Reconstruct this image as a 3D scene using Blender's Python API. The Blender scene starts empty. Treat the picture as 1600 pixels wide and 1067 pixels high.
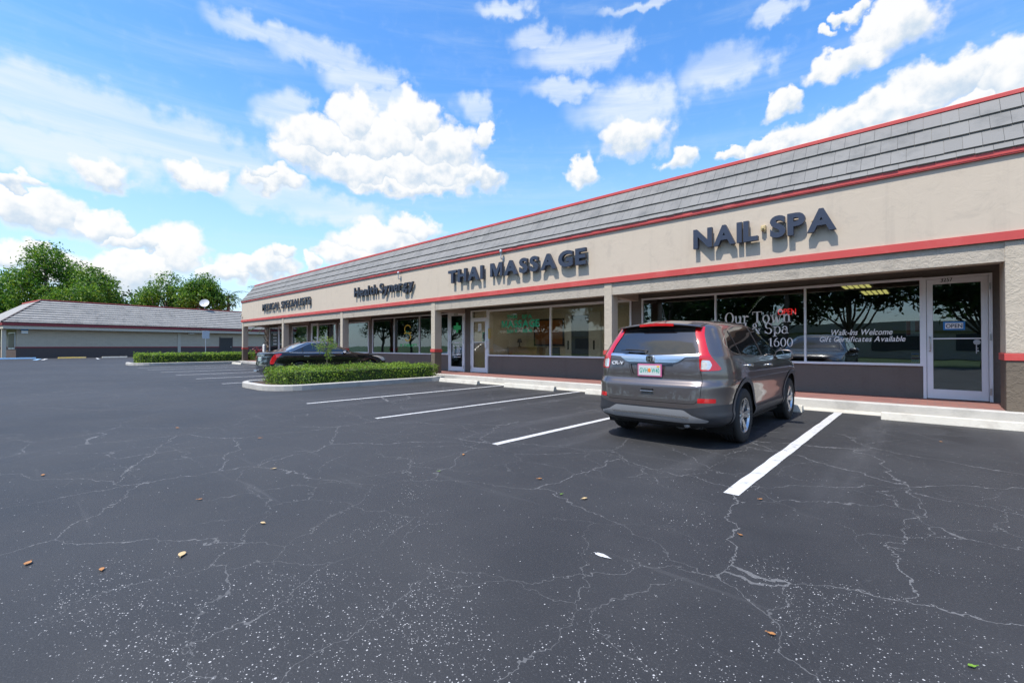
import bpy, bmesh, math, random
import numpy as np
from mathutils import Vector, Matrix
R = math.radians
random.seed(7)
scn = bpy.context.scene
COL = scn.collection

# ------------------------------------------------------------------ camera
cd = bpy.data.cameras.new('camera'); cam = bpy.data.objects.new('camera', cd); COL.objects.link(cam)
cam.location = (0, 0, 1.2); cam.rotation_euler = (R(90.5636), 0, R(42.53))
cd.sensor_width = 36; cd.lens = 15.9; cd.clip_start = .05; cd.clip_end = 2000
scn.camera = cam

# ------------------------------------------------------------------ node helpers
class NT:
    def __init__(s, tree): s.t = tree
    def n(s, typ, ins=None, **attr):
        nd = s.t.nodes.new('ShaderNode' + typ)
        for k, v in attr.items(): setattr(nd, k, v)
        for k, v in (ins or {}).items():
            sk = nd.inputs[k]
            if isinstance(v, bpy.types.NodeSocket): s.t.links.new(v, sk)
            else: sk.default_value = v
        return nd
    def m(s, op, a, b=0.0, c=0.0, clamp=False):
        return s.n('Math', {0: a, 1: b, 2: c}, operation=op, use_clamp=clamp).outputs[0]
    def vm(s, op, a, b=(0, 0, 0)):
        return s.n('VectorMath', {0: a, 1: b}, operation=op).outputs[0]
    def mix(s, f, a, b, blend='MIX'):
        nd = s.t.nodes.new('ShaderNodeMix'); nd.data_type = 'RGBA'; nd.blend_type = blend
        for i, v in ((0, f), (6, a), (7, b)):
            if isinstance(v, bpy.types.NodeSocket): s.t.links.new(v, nd.inputs[i])
            elif i and not hasattr(v, '__len__'): nd.inputs[i].default_value = (v, v, v, 1)
            elif i: nd.inputs[i].default_value = (*v[:3], 1)
            else: nd.inputs[i].default_value = v
        return nd.outputs[2]
    def sm(s, x, lo, hi, a=0.0, b=1.0):
        return s.n('MapRange', {0: x, 1: lo, 2: hi, 3: a, 4: b}, interpolation_type='SMOOTHSTEP').outputs[0]
    def noise(s, vec, scale, detail=4, rough=.55, dist=0.0, col=False):
        return s.n('TexNoise', {'Vector': vec, 'Scale': scale, 'Detail': detail, 'Roughness': rough, 'Distortion': dist}).outputs[1 if col else 0]

# ------------------------------------------------------------------ world and sun
SUN_EL, SUN_AZ = R(63), R(-4)          # azimuth measured from -Y towards +X
sun_dir = Vector((math.sin(SUN_AZ) * math.cos(SUN_EL), -math.cos(SUN_AZ) * math.cos(SUN_EL), math.sin(SUN_EL)))
ld = bpy.data.lights.new('sun', 'SUN'); ld.energy = 4.0; ld.angle = R(.53); ld.color = (1, .955, .89)
sun = bpy.data.objects.new('sun', ld); COL.objects.link(sun)
sun.rotation_euler = (-sun_dir).to_track_quat('-Z', 'Y').to_euler(); sun.location = (0, -20, 40)

CUM = [(61.38,25.24,3.72,3.21),(65.28,22.65,5.61,2.64),(58.4,23.32,6.98,3.55),(54.19,25.69,4.12,3.47),(51.42,22.87,6.44,3.67),(67.32,20.85,4.3,2.3),(61.36,20.31,9.94,2.67),(53.0,20.69,10.05,2.89),(47.0,19.88,5.04,1.71),(46.03,24.58,1.79,2.25),(56.11,19.06,11.94,1.41),(70.25,17.79,3.96,1.69),(85.02,15.52,2.77,1.77),(77.37,16.88,3.78,1.94),(71.83,18.64,1.76,1.14),(90.27,13.7,1.71,0.93),(89.32,11.55,4.99,2.44),(84.77,11.18,3.08,1.96),(82.21,10.04,3.54,1.21),(79.19,9.38,4.12,3.52),(82.19,7.17,4.61,2.81),(86.47,6.42,3.57,2.07),(71.78,9.02,4.85,1.93),(69.25,10.22,2.11,1.54),(75.06,7.85,2.67,1.61),(66.12,9.47,0.96,1.73),(58.37,12.19,7.36,2.81),(54.55,13.9,3.54,2.52),(62.05,10.62,4.44,1.77),(90.04,7.65,3.56,1.61),(33.26,21.11,2.67,2.08),(27.42,23.87,4.88,2.59),(22.26,21.03,2.95,1.59),(11.38,24.97,1.99,1.7),(16.75,20.9,1.82,0.89),(2.01,28.23,3.78,2.82),(5.5,26.86,4.85,1.74),(-1.52,22.78,5.69,2.84),(-5.46,22.07,4.03,3.21),(2.06,21.42,5.99,2.54),(7.13,21.25,6.44,2.28),(12.01,20.81,4.87,1.46),(-4.69,19.45,5.39,3.38),(7.07,29.65,1.38,0.6),(4.95,30.46,1.51,0.77)]
SOFT = [(34.44,32.7,8.92,2.35),(30.48,32.96,4.59,1.66),(39.28,34.34,4.85,1.64),(43.36,36.99,4.49,1.04),(25.88,35.92,5.8,0.72),(12.55,32.47,3.54,1.0),(17.38,29.02,6.9,2.76),(47.42,27.7,4.06,2.13),(28.18,27.04,8.06,3.65),(72.22,31.51,6.19,1.53),(65.67,30.8,6.48,1.96),(60.66,29.33,6.07,2.31),(57.66,27.27,4.65,2.08),(87.41,20.97,12.83,3.45),(80.55,19.73,14.24,3.35),(88.97,16.9,12.14,3.04),(76.27,19.54,8.61,2.38),(36.04,29.52,6.33,1.34),(69.65,25.12,4.01,2.34),(70.24,16.14,7.45,2.24),(64.2,15.51,9.65,2.09)]

def build_world():
    w = bpy.data.worlds.new('World'); scn.world = w; w.use_nodes = True
    t = w.node_tree; t.nodes.clear(); T = NT(t)
    back = [(130, 22, 22, 7), (170, 30, 18, 6), (-150, 18, 20, 6), (-110, 28, 18, 7), (-70, 18, 14, 5), (20, 62, 22, 9), (95, 55, 20, 8), (150, 50, 22, 8), (-40, 45, 16, 6)]
    def blob_group(name, L, shade):
        g = bpy.data.node_groups.new(name, 'ShaderNodeTree')
        g.interface.new_socket('P', in_out='INPUT', socket_type='NodeSocketVector')
        g.interface.new_socket('D', in_out='OUTPUT', socket_type='NodeSocketFloat'); g.interface.new_socket('Y', in_out='OUTPUT', socket_type='NodeSocketFloat')
        G = NT(g); gi = g.nodes.new('NodeGroupInput'); go = g.nodes.new('NodeGroupOutput')
        acc = yy = None; pv = gi.outputs[0]
        for bi, (a, e, ra, re) in enumerate(L):
            if bi and bi % 5 == 0:   # ties the chain together so that it is evaluated in order
                pv = G.n('VectorMath', {0: yy if shade else acc, 1: (1e-7, 1e-7, 0), 2: pv}, operation='MULTIPLY_ADD').outputs[0]
            q = G.n('VectorMath', {0: pv, 1: (1 / ra, 1 / re, 0), 2: (-a / ra, -e / re, 0)}, operation='MULTIPLY_ADD').outputs[0]
            gr = G.n('TexGradient', {0: q}, gradient_type='SPHERICAL').outputs[1]
            if shade:
                y = G.n('VectorMath', {0: q, 1: (.25, 1, 0)}, operation='DOT_PRODUCT').outputs['Value']
                if acc is None: yy = y
                else: yy = G.m('MULTIPLY_ADD', G.n('MapRange', {0: G.m('SUBTRACT', gr, acc), 1: -.06, 2: .06}).outputs[0], G.m('SUBTRACT', y, yy), yy)
            acc = gr if acc is None else G.m('MAXIMUM', acc, gr)
        g.links.new(acc, go.inputs[0])
        if shade: g.links.new(yy, go.inputs[1])
        return g
    gc = blob_group('cumulus', CUM + back, True); gs = blob_group('cirrus', SOFT, False)
    d = T.vm('NORMALIZE', T.n('TexCoord').outputs['Generated'])
    sx = T.n('SeparateXYZ', {0: d})
    az = T.m('MULTIPLY', T.m('ARCTAN2', T.m('MULTIPLY', sx.outputs[0], -1.0), sx.outputs[1]), 57.2958)
    el = T.m('MULTIPLY', T.m('ARCSINE', sx.outputs[2]), 57.2958)
    P = T.n('CombineXYZ', {0: az, 1: el}).outputs[0]
    def grp(g, p):
        nd = t.nodes.new('ShaderNodeGroup'); nd.node_tree = g; t.links.new(p, nd.inputs[0]); return nd
    nA = T.noise(P, .24, 2, .5, col=True); nB = T.noise(P, .62, 5, .52, col=True)
    off = T.vm('ADD', T.vm('MULTIPLY', T.vm('SUBTRACT', nA, (.5, .5, .5)), (5.0, 3.4, 0)), T.vm('MULTIPLY', T.vm('SUBTRACT', nB, (.5, .5, .5)), (3.0, 2.8, 0)))
    cu = grp(gc, T.vm('ADD', P, off)); D0 = cu.outputs[0]; Y0 = cu.outputs[1]
    nbs = T.n('SeparateXYZ', {0: nB})
    dd = T.m('ADD', D0, T.m('MULTIPLY', T.m('SUBTRACT', nbs.outputs[2], .5), .34))
    # crisp above, ragged and soft towards the base
    soft_e = T.sm(Y0, -.8, .5, .42, .16)
    alpha = T.n('MapRange', {0: dd, 1: .05, 2: T.m('ADD', soft_e, .14), 3: 0.0, 4: 1.0}, interpolation_type='SMOOTHSTEP').outputs[0]
    lit = T.sm(T.m('ADD', Y0, T.m('MULTIPLY', T.m('SUBTRACT', nbs.outputs[1], .5), 1.5)), -.80, .35)
    edge = T.sm(D0, .15, .5, 1.0, 0.0)
    lit = T.m('MAXIMUM', lit, T.m('MULTIPLY', edge, .8))
    # thin streaky cloud
    st = T.n('Mapping', {0: P, 2: (0, 0, R(-22)), 3: (.035, .30, 0)}).outputs[0]
    stn = T.noise(st, 1.0, 6, .62, .5)
    so = grp(gs, T.vm('ADD', P, T.vm('MULTIPLY', off, (1.3, .8, 0)))).outputs[0]
    sa = T.m('MULTIPLY', T.sm(T.m('ADD', so, T.m('MULTIPLY', T.m('SUBTRACT', nbs.outputs[0], .5), .55)), .0, .62), T.sm(stn, .26, .68, .45, 1.0), clamp=True)
    veil = T.m('MULTIPLY', T.sm(stn, .44, .78), .22)
    sky = T.n('TexSky', sky_type='NISHITA', sun_disc=False, sun_elevation=SUN_EL, sun_rotation=math.pi - SUN_AZ, air_density=1.0, dust_density=.6, ozone_density=1.6, altitude=0).outputs[0]
    sky = T.n('HueSaturation', {'Hue': .503, 'Saturation': SKY_SAT, 'Value': SKY_VAL, 'Color': sky}).outputs[0]
    haze = T.sm(el, 0.0, 30.0, .70, 0.0)
    k = CLOUD / BG
    c = T.mix(haze, sky, (.58 * k, .80 * k, 1.04 * k))
    c = T.mix(veil, c, (.75 * k, .88 * k, 1.0 * k))
    c = T.mix(T.m('MULTIPLY', sa, .86), c, (.86 * k, .94 * k, 1.02 * k))
    cc = T.mix(lit, (.60 * k, .72 * k, .85 * k), (1.0 * k, 1.0 * k, .99 * k))
    c = T.mix(T.m('MULTIPLY', alpha, .97), c, cc)
    below = T.sm(el, -2.0, 0.0, 1.0, 0.0)
    c = T.mix(below, c, (.22 * k, .23 * k, .22 * k))
    bg = T.n('Background', {0: c, 1: BG})
    out = T.n('OutputWorld'); t.links.new(bg.outputs[0], out.inputs[0])
    w.cycles.sampling_method = 'MANUAL'; w.cycles.sample_map_resolution = 512
BG, SKY_VAL, SKY_SAT, CLOUD = .10, 2.2, 1.30, .72
build_world()
vs = scn.view_settings; vs.view_transform = 'Standard'; vs.look = 'None'; vs.exposure = 0.5; vs.gamma = 1; vs.use_curve_mapping = False
scn.cycles.use_denoising = True; scn.cycles.max_bounces = 8; scn.cycles.transparent_max_bounces = 16
scn.cycles.caustics_reflective = False; scn.cycles.caustics_refractive = False; scn.cycles.sample_clamp_indirect = 6

# ------------------------------------------------------------------ materials
def newmat(name):
    m = bpy.data.materials.new(name); m.use_nodes = True; m.node_tree.nodes.clear()
    T = NT(m.node_tree); out = T.n('OutputMaterial'); return m, T, out
def pbr(name, col, rough=.6, metal=0., var=.12, vscale=3., bump=0., bscale=40., coat=0., spec=.5, bdetail=4, dirt=0., dscale=.8, dcol=(.08, .07, .06), rvar=.0, stretch=None):
    m, T, out = newmat(name)
    co = T.n('TexCoord').outputs['Object']
    if stretch: cv = T.n('Mapping', {0: co, 3: stretch}).outputs[0]
    else: cv = co
    nz = T.noise(cv, vscale, 5, .6)
    f = T.m('MULTIPLY_ADD', T.m('SUBTRACT', nz, .5), 2 * var, 1.0)
    c = T.n('VectorMath', {0: tuple(col[:3]), 'Scale': f}, operation='SCALE').outputs[0]
    if dirt:
        dn = T.sm(T.noise(cv, dscale, 7, .65, .3), .48, .72, 0, dirt)
        c = T.mix(dn, c, dcol)
    b = T.n('BsdfPrincipled', {'Base Color': c, 'Roughness': rough, 'Metallic': metal, 'Coat Weight': coat, 'Coat Roughness': .04, 'Specular IOR Level': spec})
    if rvar:
        T.t.links.new(T.m('MULTIPLY_ADD', T.m('SUBTRACT', T.noise(co, vscale * 2, 4), .5), rvar, rough), b.inputs['Roughness'])
    if bump:
        bn = T.n('Bump', {'Strength': bump, 'Distance': .02, 'Height': T.noise(co, bscale, bdetail, .6)})
        T.t.links.new(bn.outputs[0], b.inputs['Normal'])
    T.t.links.new(b.outputs[0], out.inputs[0]); return m
def emit(name, col, s):
    m, T, out = newmat(name); e = T.n('Emission', {0: (*col, 1), 1: s}); T.t.links.new(e.outputs[0], out.inputs[0]); return m
def stucco(name, col, depth=.5, scale=9., var=.08, stain=0.0, staincol=(.12, .11, .09)):
    m, T, out = newmat(name); co = T.n('TexCoord').outputs['Object']
    big = T.noise(co, .55, 5, .6)
    c = T.n('VectorMath', {0: col, 'Scale': T.m('MULTIPLY_ADD', T.m('SUBTRACT', big, .5), 2 * var, 1.0)}, operation='SCALE').outputs[0]
    streak = T.noise(T.n('Mapping', {0: co, 3: (3.5, 3.5, .25)}).outputs[0], 1.0, 6, .65)
    c = T.mix(T.sm(streak, .50, .78, 0, .16 + stain * .3), c, staincol)
    if stain: c = T.mix(T.sm(T.noise(co, 2.2, 8, .7, .5), .52, .70, 0, stain), c, staincol)
    w = T.noise(co, scale, 5, .6, 1.2)
    tr = T.sm(w, .42, .62)
    h = T.m('ADD', tr, T.m('MULTIPLY', T.noise(co, scale * 6, 3), .25))
    b = T.n('BsdfPrincipled', {'Base Color': c, 'Roughness': .85, 'Specular IOR Level': .25})
    bn = T.n('Bump', {'Strength': depth, 'Distance': .012, 'Height': h}); T.t.links.new(bn.outputs[0], b.inputs['Normal'])
    T.t.links.new(b.outputs[0], out.inputs[0]); return m
def glassmat(name, tint, f0=.08, refl=(1, 1, 1)):
    m, T, out = newmat(name)
    fc = T.n('LayerWeight', {0: .5}).outputs['Facing']
    fr = T.m('MULTIPLY_ADD', T.m('POWER', fc, 5.0), 1 - f0, f0)
    wav = T.n('Bump', {'Strength': .035, 'Distance': .05, 'Height': T.noise(T.n('TexCoord').outputs['Object'], .9, 2)})
    g = T.n('BsdfGlossy', {'Color': (*refl, 1), 'Roughness': 0.0, 'Normal': wav.outputs[0]})
    tr = T.n('BsdfTransparent', {0: (*tint, 1)})
    mx = T.n('MixShader', {0: fr, 1: tr.outputs[0], 2: g.outputs[0]})
    T.t.links.new(mx.outputs[0], out.inputs[0]); return m
def leafmat(name, cols, trans=.35, rough=.45):
    m, T, out = newmat(name)
    rp = T.n('NewGeometry').outputs['Random Per Island']
    big = T.noise(T.n('TexCoord').outputs['Object'], .45, 3)
    f = T.m('MULTIPLY_ADD', T.m('SUBTRACT', big, .5), .9, rp, clamp=True)
    rmp = T.n('ValToRGB', {0: f}); el = rmp.color_ramp.elements
    for i, c in enumerate(cols):
        if i < 2: e = el[i]; e.position = i / (len(cols) - 1) if i == 0 else 1 / (len(cols) - 1)
        else: e = el.new(i / (len(cols) - 1))
        e.color = (*c, 1)
    b = T.n('BsdfPrincipled', {'Base Color': rmp.outputs[0], 'Roughness': rough, 'Specular IOR Level': .35})
    tc = T.mix(.5, rmp.outputs[0], (.35, .5, .02), 'MULTIPLY')
    tl = T.n('BsdfTranslucent', {0: T.n('VectorMath', {0: rmp.outputs[0], 'Scale': 1.6}, operation='SCALE').outputs[0]})
    mx = T.n('MixShader', {0: trans, 1: b.outputs[0], 2: tl.outputs[0]})
    T.t.links.new(mx.outputs[0], out.inputs[0]); return m

def asphalt():
    m, T, out = newmat('asphalt'); co = T.n('TexCoord').outputs['Object']
    big = T.noise(co, .16, 6, .62); mid = T.noise(co, 1.1, 6, .6); grain = T.noise(co, 90, 3, .7)
    base = T.mix(T.sm(big, .3, .7), (.0215, .0218, .0228), (.0370, .0370, .0378))
    base = T.mix(T.sm(mid, .35, .8, 0, .45), base, (.049, .049, .0495))
    base = T.mix(T.sm(grain, .52, .8, 0, .55), base, (.10, .10, .105))
    # oil drips and tyre tracks inside the stalls, scuffs elsewhere
    sxy = T.n('SeparateXYZ', {0: co}); xs = T.m('PINGPONG', T.m('ADD', sxy.outputs[0], 1.18), 1.37)
    trk = T.m('MULTIPLY', T.sm(T.m('ABSOLUTE', T.m('SUBTRACT', xs, .62)), .05, .22, 1, 0), T.m('MULTIPLY', T.sm(sxy.outputs[1], 3.0, 5.5), T.sm(sxy.outputs[1], 9.9, 10.3, 1, 0)))
    base = T.mix(T.m('MULTIPLY', trk, T.sm(T.noise(T.n('Mapping', {0: co, 3: (6, .8, 1)}).outputs[0], 1.0, 5), .3, .7, .05, .45)), base, (.075, .075, .077))
    oil = T.m('MULTIPLY', T.m('MULTIPLY', T.sm(xs, 1.0, 1.3), T.sm(sxy.outputs[1], 7.2, 8.6)), T.sm(T.noise(co, 1.7, 5, .6), .45, .62))
    base = T.mix(T.m('MULTIPLY', oil, .7), base, (.014, .013, .013))
    scf = T.noise(T.n('Mapping', {0: co, 2: (0, 0, R(18)), 3: (.35, 7, 1)}).outputs[0], 1.0, 6, .65)
    base = T.mix(T.sm(scf, .60, .76, 0, .35), base, (.10, .10, .10))
    # worn aggregate: pale chips, dense only in patches
    near = T.sm(T.n('VectorMath', {0: co, 1: (1.2, -.4, 0)}, operation='DISTANCE').outputs['Value'], 2.2, 6.5, .16, -.10)
    patch = T.m('ADD', T.noise(co, .75, 6, .66, .4), near)
    pm = T.sm(patch, .54, .90)
    def chips(scale, seed, amt, rmin, rmax):
        vo = T.n('TexVoronoi', {'Vector': T.vm('ADD', co, (seed, seed * .7, 0)), 'Scale': scale, 'Randomness': 1.0}); q = T.n('SeparateXYZ', {0: vo.outputs['Color']})
        sel = T.m('GREATER_THAN', q.outputs[0], T.m('SUBTRACT', .992, T.m('MULTIPLY', pm, amt)))
        return T.m('MULTIPLY', T.m('MULTIPLY', sel, T.m('LESS_THAN', vo.outputs['Distance'], T.m('MULTIPLY_ADD', q.outputs[1], rmax - rmin, rmin))), T.m('MULTIPLY_ADD', q.outputs[2], .65, .25))
    dot = T.m('MAXIMUM', chips(66, 0, .30, .05, .32), chips(125, 9, .70, .10, .42))
    base = T.mix(dot, base, (.52, .515, .50))
    # crack network
    wv = T.vm('ADD', co, T.vm('MULTIPLY', T.vm('SUBTRACT', T.noise(co, 1.9, 5, .62, col=True), (.5, .5, .5)), (.55, .55, 0)))
    def cracks(scale, wid, seed):
        v = T.n('TexVoronoi', {'Vector': T.vm('ADD', wv, (seed, seed * 2, 0)), 'Scale': scale}, feature='DISTANCE_TO_EDGE').outputs['Distance']
        wn = T.m('MULTIPLY_ADD', T.noise(co, 5, 4), wid * 2.2, -wid * .35)
        return T.m('LESS_THAN', v, T.m('MAXIMUM', wn, 0.0))
    zone = T.sm(T.noise(T.vm('ADD', co, (31, 7, 0)), .22, 3), .40, .56)
    zone2 = T.sm(T.noise(T.vm('ADD', co, (3, 57, 0)), .35, 3), .47, .60)
    c1 = T.m('MULTIPLY', cracks(.60, .0026, 0), zone); c2 = T.m('MULTIPLY', cracks(1.25, .0036, 5), zone2)
    cr = T.m('MAXIMUM', T.m('MULTIPLY', c1, .6), T.m('MULTIPLY', c2, .45))
    base = T.mix(cr, base, (.20, .20, .197))
    sp = T.m('SUBTRACT', 1.0, T.m('MULTIPLY', dot, .7))
    ro = T.m('MULTIPLY_ADD', mid, .22, .52)
    b = T.n('BsdfPrincipled', {'Base Color': base, 'Roughness': ro, 'Specular IOR Level': .42})
    hh = T.m('SUBTRACT', T.m('ADD', T.m('MULTIPLY', T.noise(co, 130, 2), .6), T.m('MULTIPLY', dot, .5)), T.m('MULTIPLY', cr, .8))
    bn = T.n('Bump', {'Strength': .55, 'Distance': .006, 'Height': hh}); T.t.links.new(bn.outputs[0], b.inputs['Normal'])
    T.t.links.new(b.outputs[0], out.inputs[0]); return m
def brickmat(name, c1, c2, mortar, scale, bw=.5, rh=.25, ms=.02, yz=False, bump=.4, offset=.5):
    m, T, out = newmat(name); co = T.n('TexCoord').outputs['Object']
    if yz:
        sp = T.n('SeparateXYZ', {0: co}); co = T.n('CombineXYZ', {0: sp.outputs[1], 1: sp.outputs[2]}).outputs[0]
    br = T.n('TexBrick', {'Vector': co, 'Color1': (*c1, 1), 'Color2': (*c2, 1), 'Mortar': (*mortar, 1), 'Scale': scale, 'Mortar Size': ms, 'Brick Width': bw, 'Row Height': rh, 'Bias': .1}, offset=offset)
    c = T.mix(T.sm(T.noise(co, 3, 5), .45, .8, 0, .35), br.outputs[0], mortar)
    b = T.n('BsdfPrincipled', {'Base Color': c, 'Roughness': .85, 'Specular IOR Level': .3})
    bn = T.n('Bump', {'Strength': bump, 'Distance': .006, 'Height': T.m('MULTIPLY_ADD', br.outputs['Fac'], -1.0, T.m('MULTIPLY', T.noise(co, 30, 4), .4))}); T.t.links.new(bn.outputs[0], b.inputs['Normal'])
    T.t.links.new(b.outputs[0], out.inputs[0]); return m
def worn_paint(name, col):
    m, T, out = newmat(name); co = T.n('TexCoord').outputs['Object']
    n1 = T.noise(co, 9, 8, .72, .3); n2 = T.noise(co, 70, 3, .7)
    f = T.m('MAXIMUM', T.sm(n1, .54, .66, 0, .75), T.sm(n2, .60, .74, 0, .5))
    c = T.mix(f, col, (.22, .22, .22))
    c = T.mix(T.sm(T.noise(co, 2.0, 5), .4, .8, 0, .25), c, (.45, .44, .42))
    b = T.n('BsdfPrincipled', {'Base Color': c, 'Roughness': .65}); T.t.links.new(b.outputs[0], out.inputs[0]); return m
def tilemat(name, col):
    m, T, out = newmat(name); co = T.n('TexCoord').outputs['Object']
    rp = T.n('NewGeometry').outputs['Random Per Island']
    c = T.mix(rp, tuple(q * .95 for q in col), tuple(q * 1.05 for q in col))
    c = T.mix(T.sm(T.noise(co, 1.7, 7, .7), .45, .75, 0, .5), c, (.075, .08, .08))
    c = T.mix(T.sm(T.noise(co, 14, 6, .7), .55, .8, 0, .35), c, (.27, .265, .25))
    b = T.n('BsdfPrincipled', {'Base Color': c, 'Roughness': .8, 'Specular IOR Level': .3})
    bn = T.n('Bump', {'Strength': .3, 'Distance': .01, 'Height': T.noise(co, 35, 5)}); T.t.links.new(bn.outputs[0], b.inputs['Normal'])
    T.t.links.new(b.outputs[0], out.inputs[0]); return m

M = {}
M['asphalt'] = asphalt()
M['tile'] = tilemat('roof_tile', (.205, .20, .188)); M['tile_pale'] = tilemat('pale_roof_tile', (.31, .30, .28))
M['concrete'] = pbr('concrete', (.46, .44, .395), .85, var=.14, vscale=1.6, bump=.35, bscale=45, dirt=.45, dscale=1.3, dcol=(.20, .19, .17))
M['white_concrete'] = pbr('painted_concrete', (.54, .51, .43), .8, var=.12, vscale=3, bump=.3, bscale=40, dirt=.6, dscale=4.5, dcol=(.40, .36, .30))
M['line'] = worn_paint('line_paint', (.54, .54, .53))
M['line_blue'] = worn_paint('blue_paint', (.26, .50, .74)); M['line_yellow'] = worn_paint('yellow_paint', (.72, .48, .10))
M['paver'] = brickmat('brick_paver', (.30, .135, .105), (.22, .105, .09), (.17, .13, .12), 4.0, bw=.8, rh=.4, ms=.018)
M['fascia'] = stucco('fascia_stucco', (.545, .462, .362), .10, 3., .05, .20, (.25, .22, .19))
M['beam'] = stucco('beam_stucco', (.44, .385, .31), .4, 11., .10, .5, (.15, .135, .115))
M['column'] = stucco('column_stucco', (.48, .415, .325), .40, 11., .08, .12, (.2, .18, .15))
M['column_low'] = stucco('brown_column_stucco', (.15, .122, .092), .45, 11., .08, .15, (.09, .075, .06))
M['wallbrown'] = stucco('brown_wall_stucco', (.165, .142, .122), .45, 12., .08, .10, (.08, .065, .055))
M['red'] = pbr('red_trim_paint', (.52, .072, .062), .45, var=.12, vscale=1.5, dirt=.22, dscale=3, dcol=(.62, .22, .19), spec=.4)
M['soffit'] = pbr('soffit_paint', (.40, .35, .29), .8, var=.06)
M['alu'] = pbr('white_aluminium', (.78, .80, .82), .35, metal=.0, var=.05, vscale=2)
M['steel'] = pbr('brushed_steel', (.55, .56, .57), .28, metal=.95, var=.06, vscale=8)
M['navy'] = pbr('navy_letter_paint', (.032, .041, .066), .42, var=.15, vscale=4, spec=.45)
M['navy_dark'] = pbr('dark_letter_paint', (.022, .026, .040), .45, var=.15, vscale=4)
M['glass'] = glassmat('shop_glass', (.55, .60, .60), .12, (.88, .96, 1.0))
M['glass_clear'] = glassmat('clear_shop_glass', (.80, .81, .78), .065)
M['dark_in'] = pbr('unlit_interior_tone', (.085, .085, .088), .8, var=.2)  # darkness of the unlit shop rooms put into the colour; also plain dark parts
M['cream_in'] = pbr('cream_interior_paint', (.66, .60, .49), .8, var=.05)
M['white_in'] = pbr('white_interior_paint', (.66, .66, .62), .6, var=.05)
M['wood_in'] = pbr('light_wood', (.45, .29, .14), .5, var=.25, vscale=6, stretch=(1, 1, 8))
M['floor_in'] = pbr('floor_tile', (.22, .19, .16), .4, var=.15)
M['black'] = pbr('black_plastic', (.014, .014, .015), .5, var=.2)
M['white'] = pbr('white_vinyl', (.80, .80, .79), .5, var=.04)
M['green'] = pbr('green_vinyl', (.015, .36, .16), .5, var=.08)
M['brightgreen'] = pbr('bright_green_vinyl', (.03, .52, .13), .5, var=.05)
M['yellow'] = pbr('yellow_vinyl', (.78, .48, .03), .5, var=.2, vscale=2)
M['blue'] = pbr('blue_plastic', (.02, .20, .55), .5, var=.05)
M['paper'] = pbr('paper', (.74, .73, .69), .7, var=.05)
M['brass'] = pbr('brass', (.55, .38, .13), .35, metal=.8, var=.2)
M['tan_box'] = pbr('tan_plastic', (.55, .43, .22), .6, var=.15)
M['galv'] = pbr('galvanised_metal', (.42, .43, .44), .45, metal=.6, var=.15, vscale=6)
M['rubber'] = pbr('tyre_rubber', (.018, .018, .018), .75, var=.25, vscale=8, bump=.2, bscale=60)
M['bark'] = pbr('bark', (.14, .11, .085), .9, var=.3, vscale=5, bump=.8, bscale=18)
M['palm_bark'] = pbr('palm_bark', (.22, .15, .10), .9, var=.4, vscale=5, bump=.9, bscale=14)
M['soil'] = pbr('mulch', (.07, .045, .03), .95, var=.4, vscale=20, bump=1, bscale=50)
M['grass'] = pbr('lawn', (.05, .095, .022), .9, var=.4, vscale=6, bump=.8, bscale=60)
M['leaf_tree'] = leafmat('tree_leaf', [(.016, .055, .008), (.05, .14, .012), (.12, .24, .018), (.22, .30, .03)])
M['leaf_dark'] = leafmat('dark_tree_leaf', [(.006, .02, .006), (.018, .05, .010), (.05, .10, .016)])
M['leaf_hedge'] = leafmat('hedge_leaf', [(.10, .075, .025), (.035, .085, .012), (.10, .20, .018), (.20, .32, .028), (.32, .42, .05)])
M['leaf_young'] = leafmat('young_leaf', [(.07, .14, .02), (.16, .26, .03), (.27, .36, .05)])
M['frond'] = leafmat('palm_frond', [(.02, .05, .012), (.05, .10, .02), (.10, .15, .03)])
M['lb_wall'] = brickmat('split_block_wall', (.55, .46, .345), (.51, .425, .32), (.44, .37, .28), 1.0, bw=.42, rh=.21, ms=.006, yz=True)
M['lb_base'] = pbr('dark_base_paint', (.095, .070, .062), .8, var=.12)
M['maroon'] = pbr('maroon_trim_paint', (.26, .030, .036), .5, var=.1)
M['lb_soffit'] = pbr('beige_band_paint', (.56, .49, .39), .8, var=.06)
M['door_dark'] = pbr('dark_door_paint', (.035, .03, .028), .5, var=.1)
M['gravelroof'] = pbr('flat_roof_felt', (.30, .29, .27), .9, var=.15)
M['dish'] = pbr('dish_grey', (.55, .55, .55), .5, var=.06)
M['neon_red'] = emit('red_neon', (1.0, .03, .03), 1.6)
M['lamp_on'] = emit('warm_light_panel', (1.0, .80, .25), 1.3); M['lamp_white'] = emit('white_light_panel', (1.0, .90, .76), 4.8)
M['painting'] = pbr('orange_painting', (.30, .11, .025), .5, var=.9, vscale=5)

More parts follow.
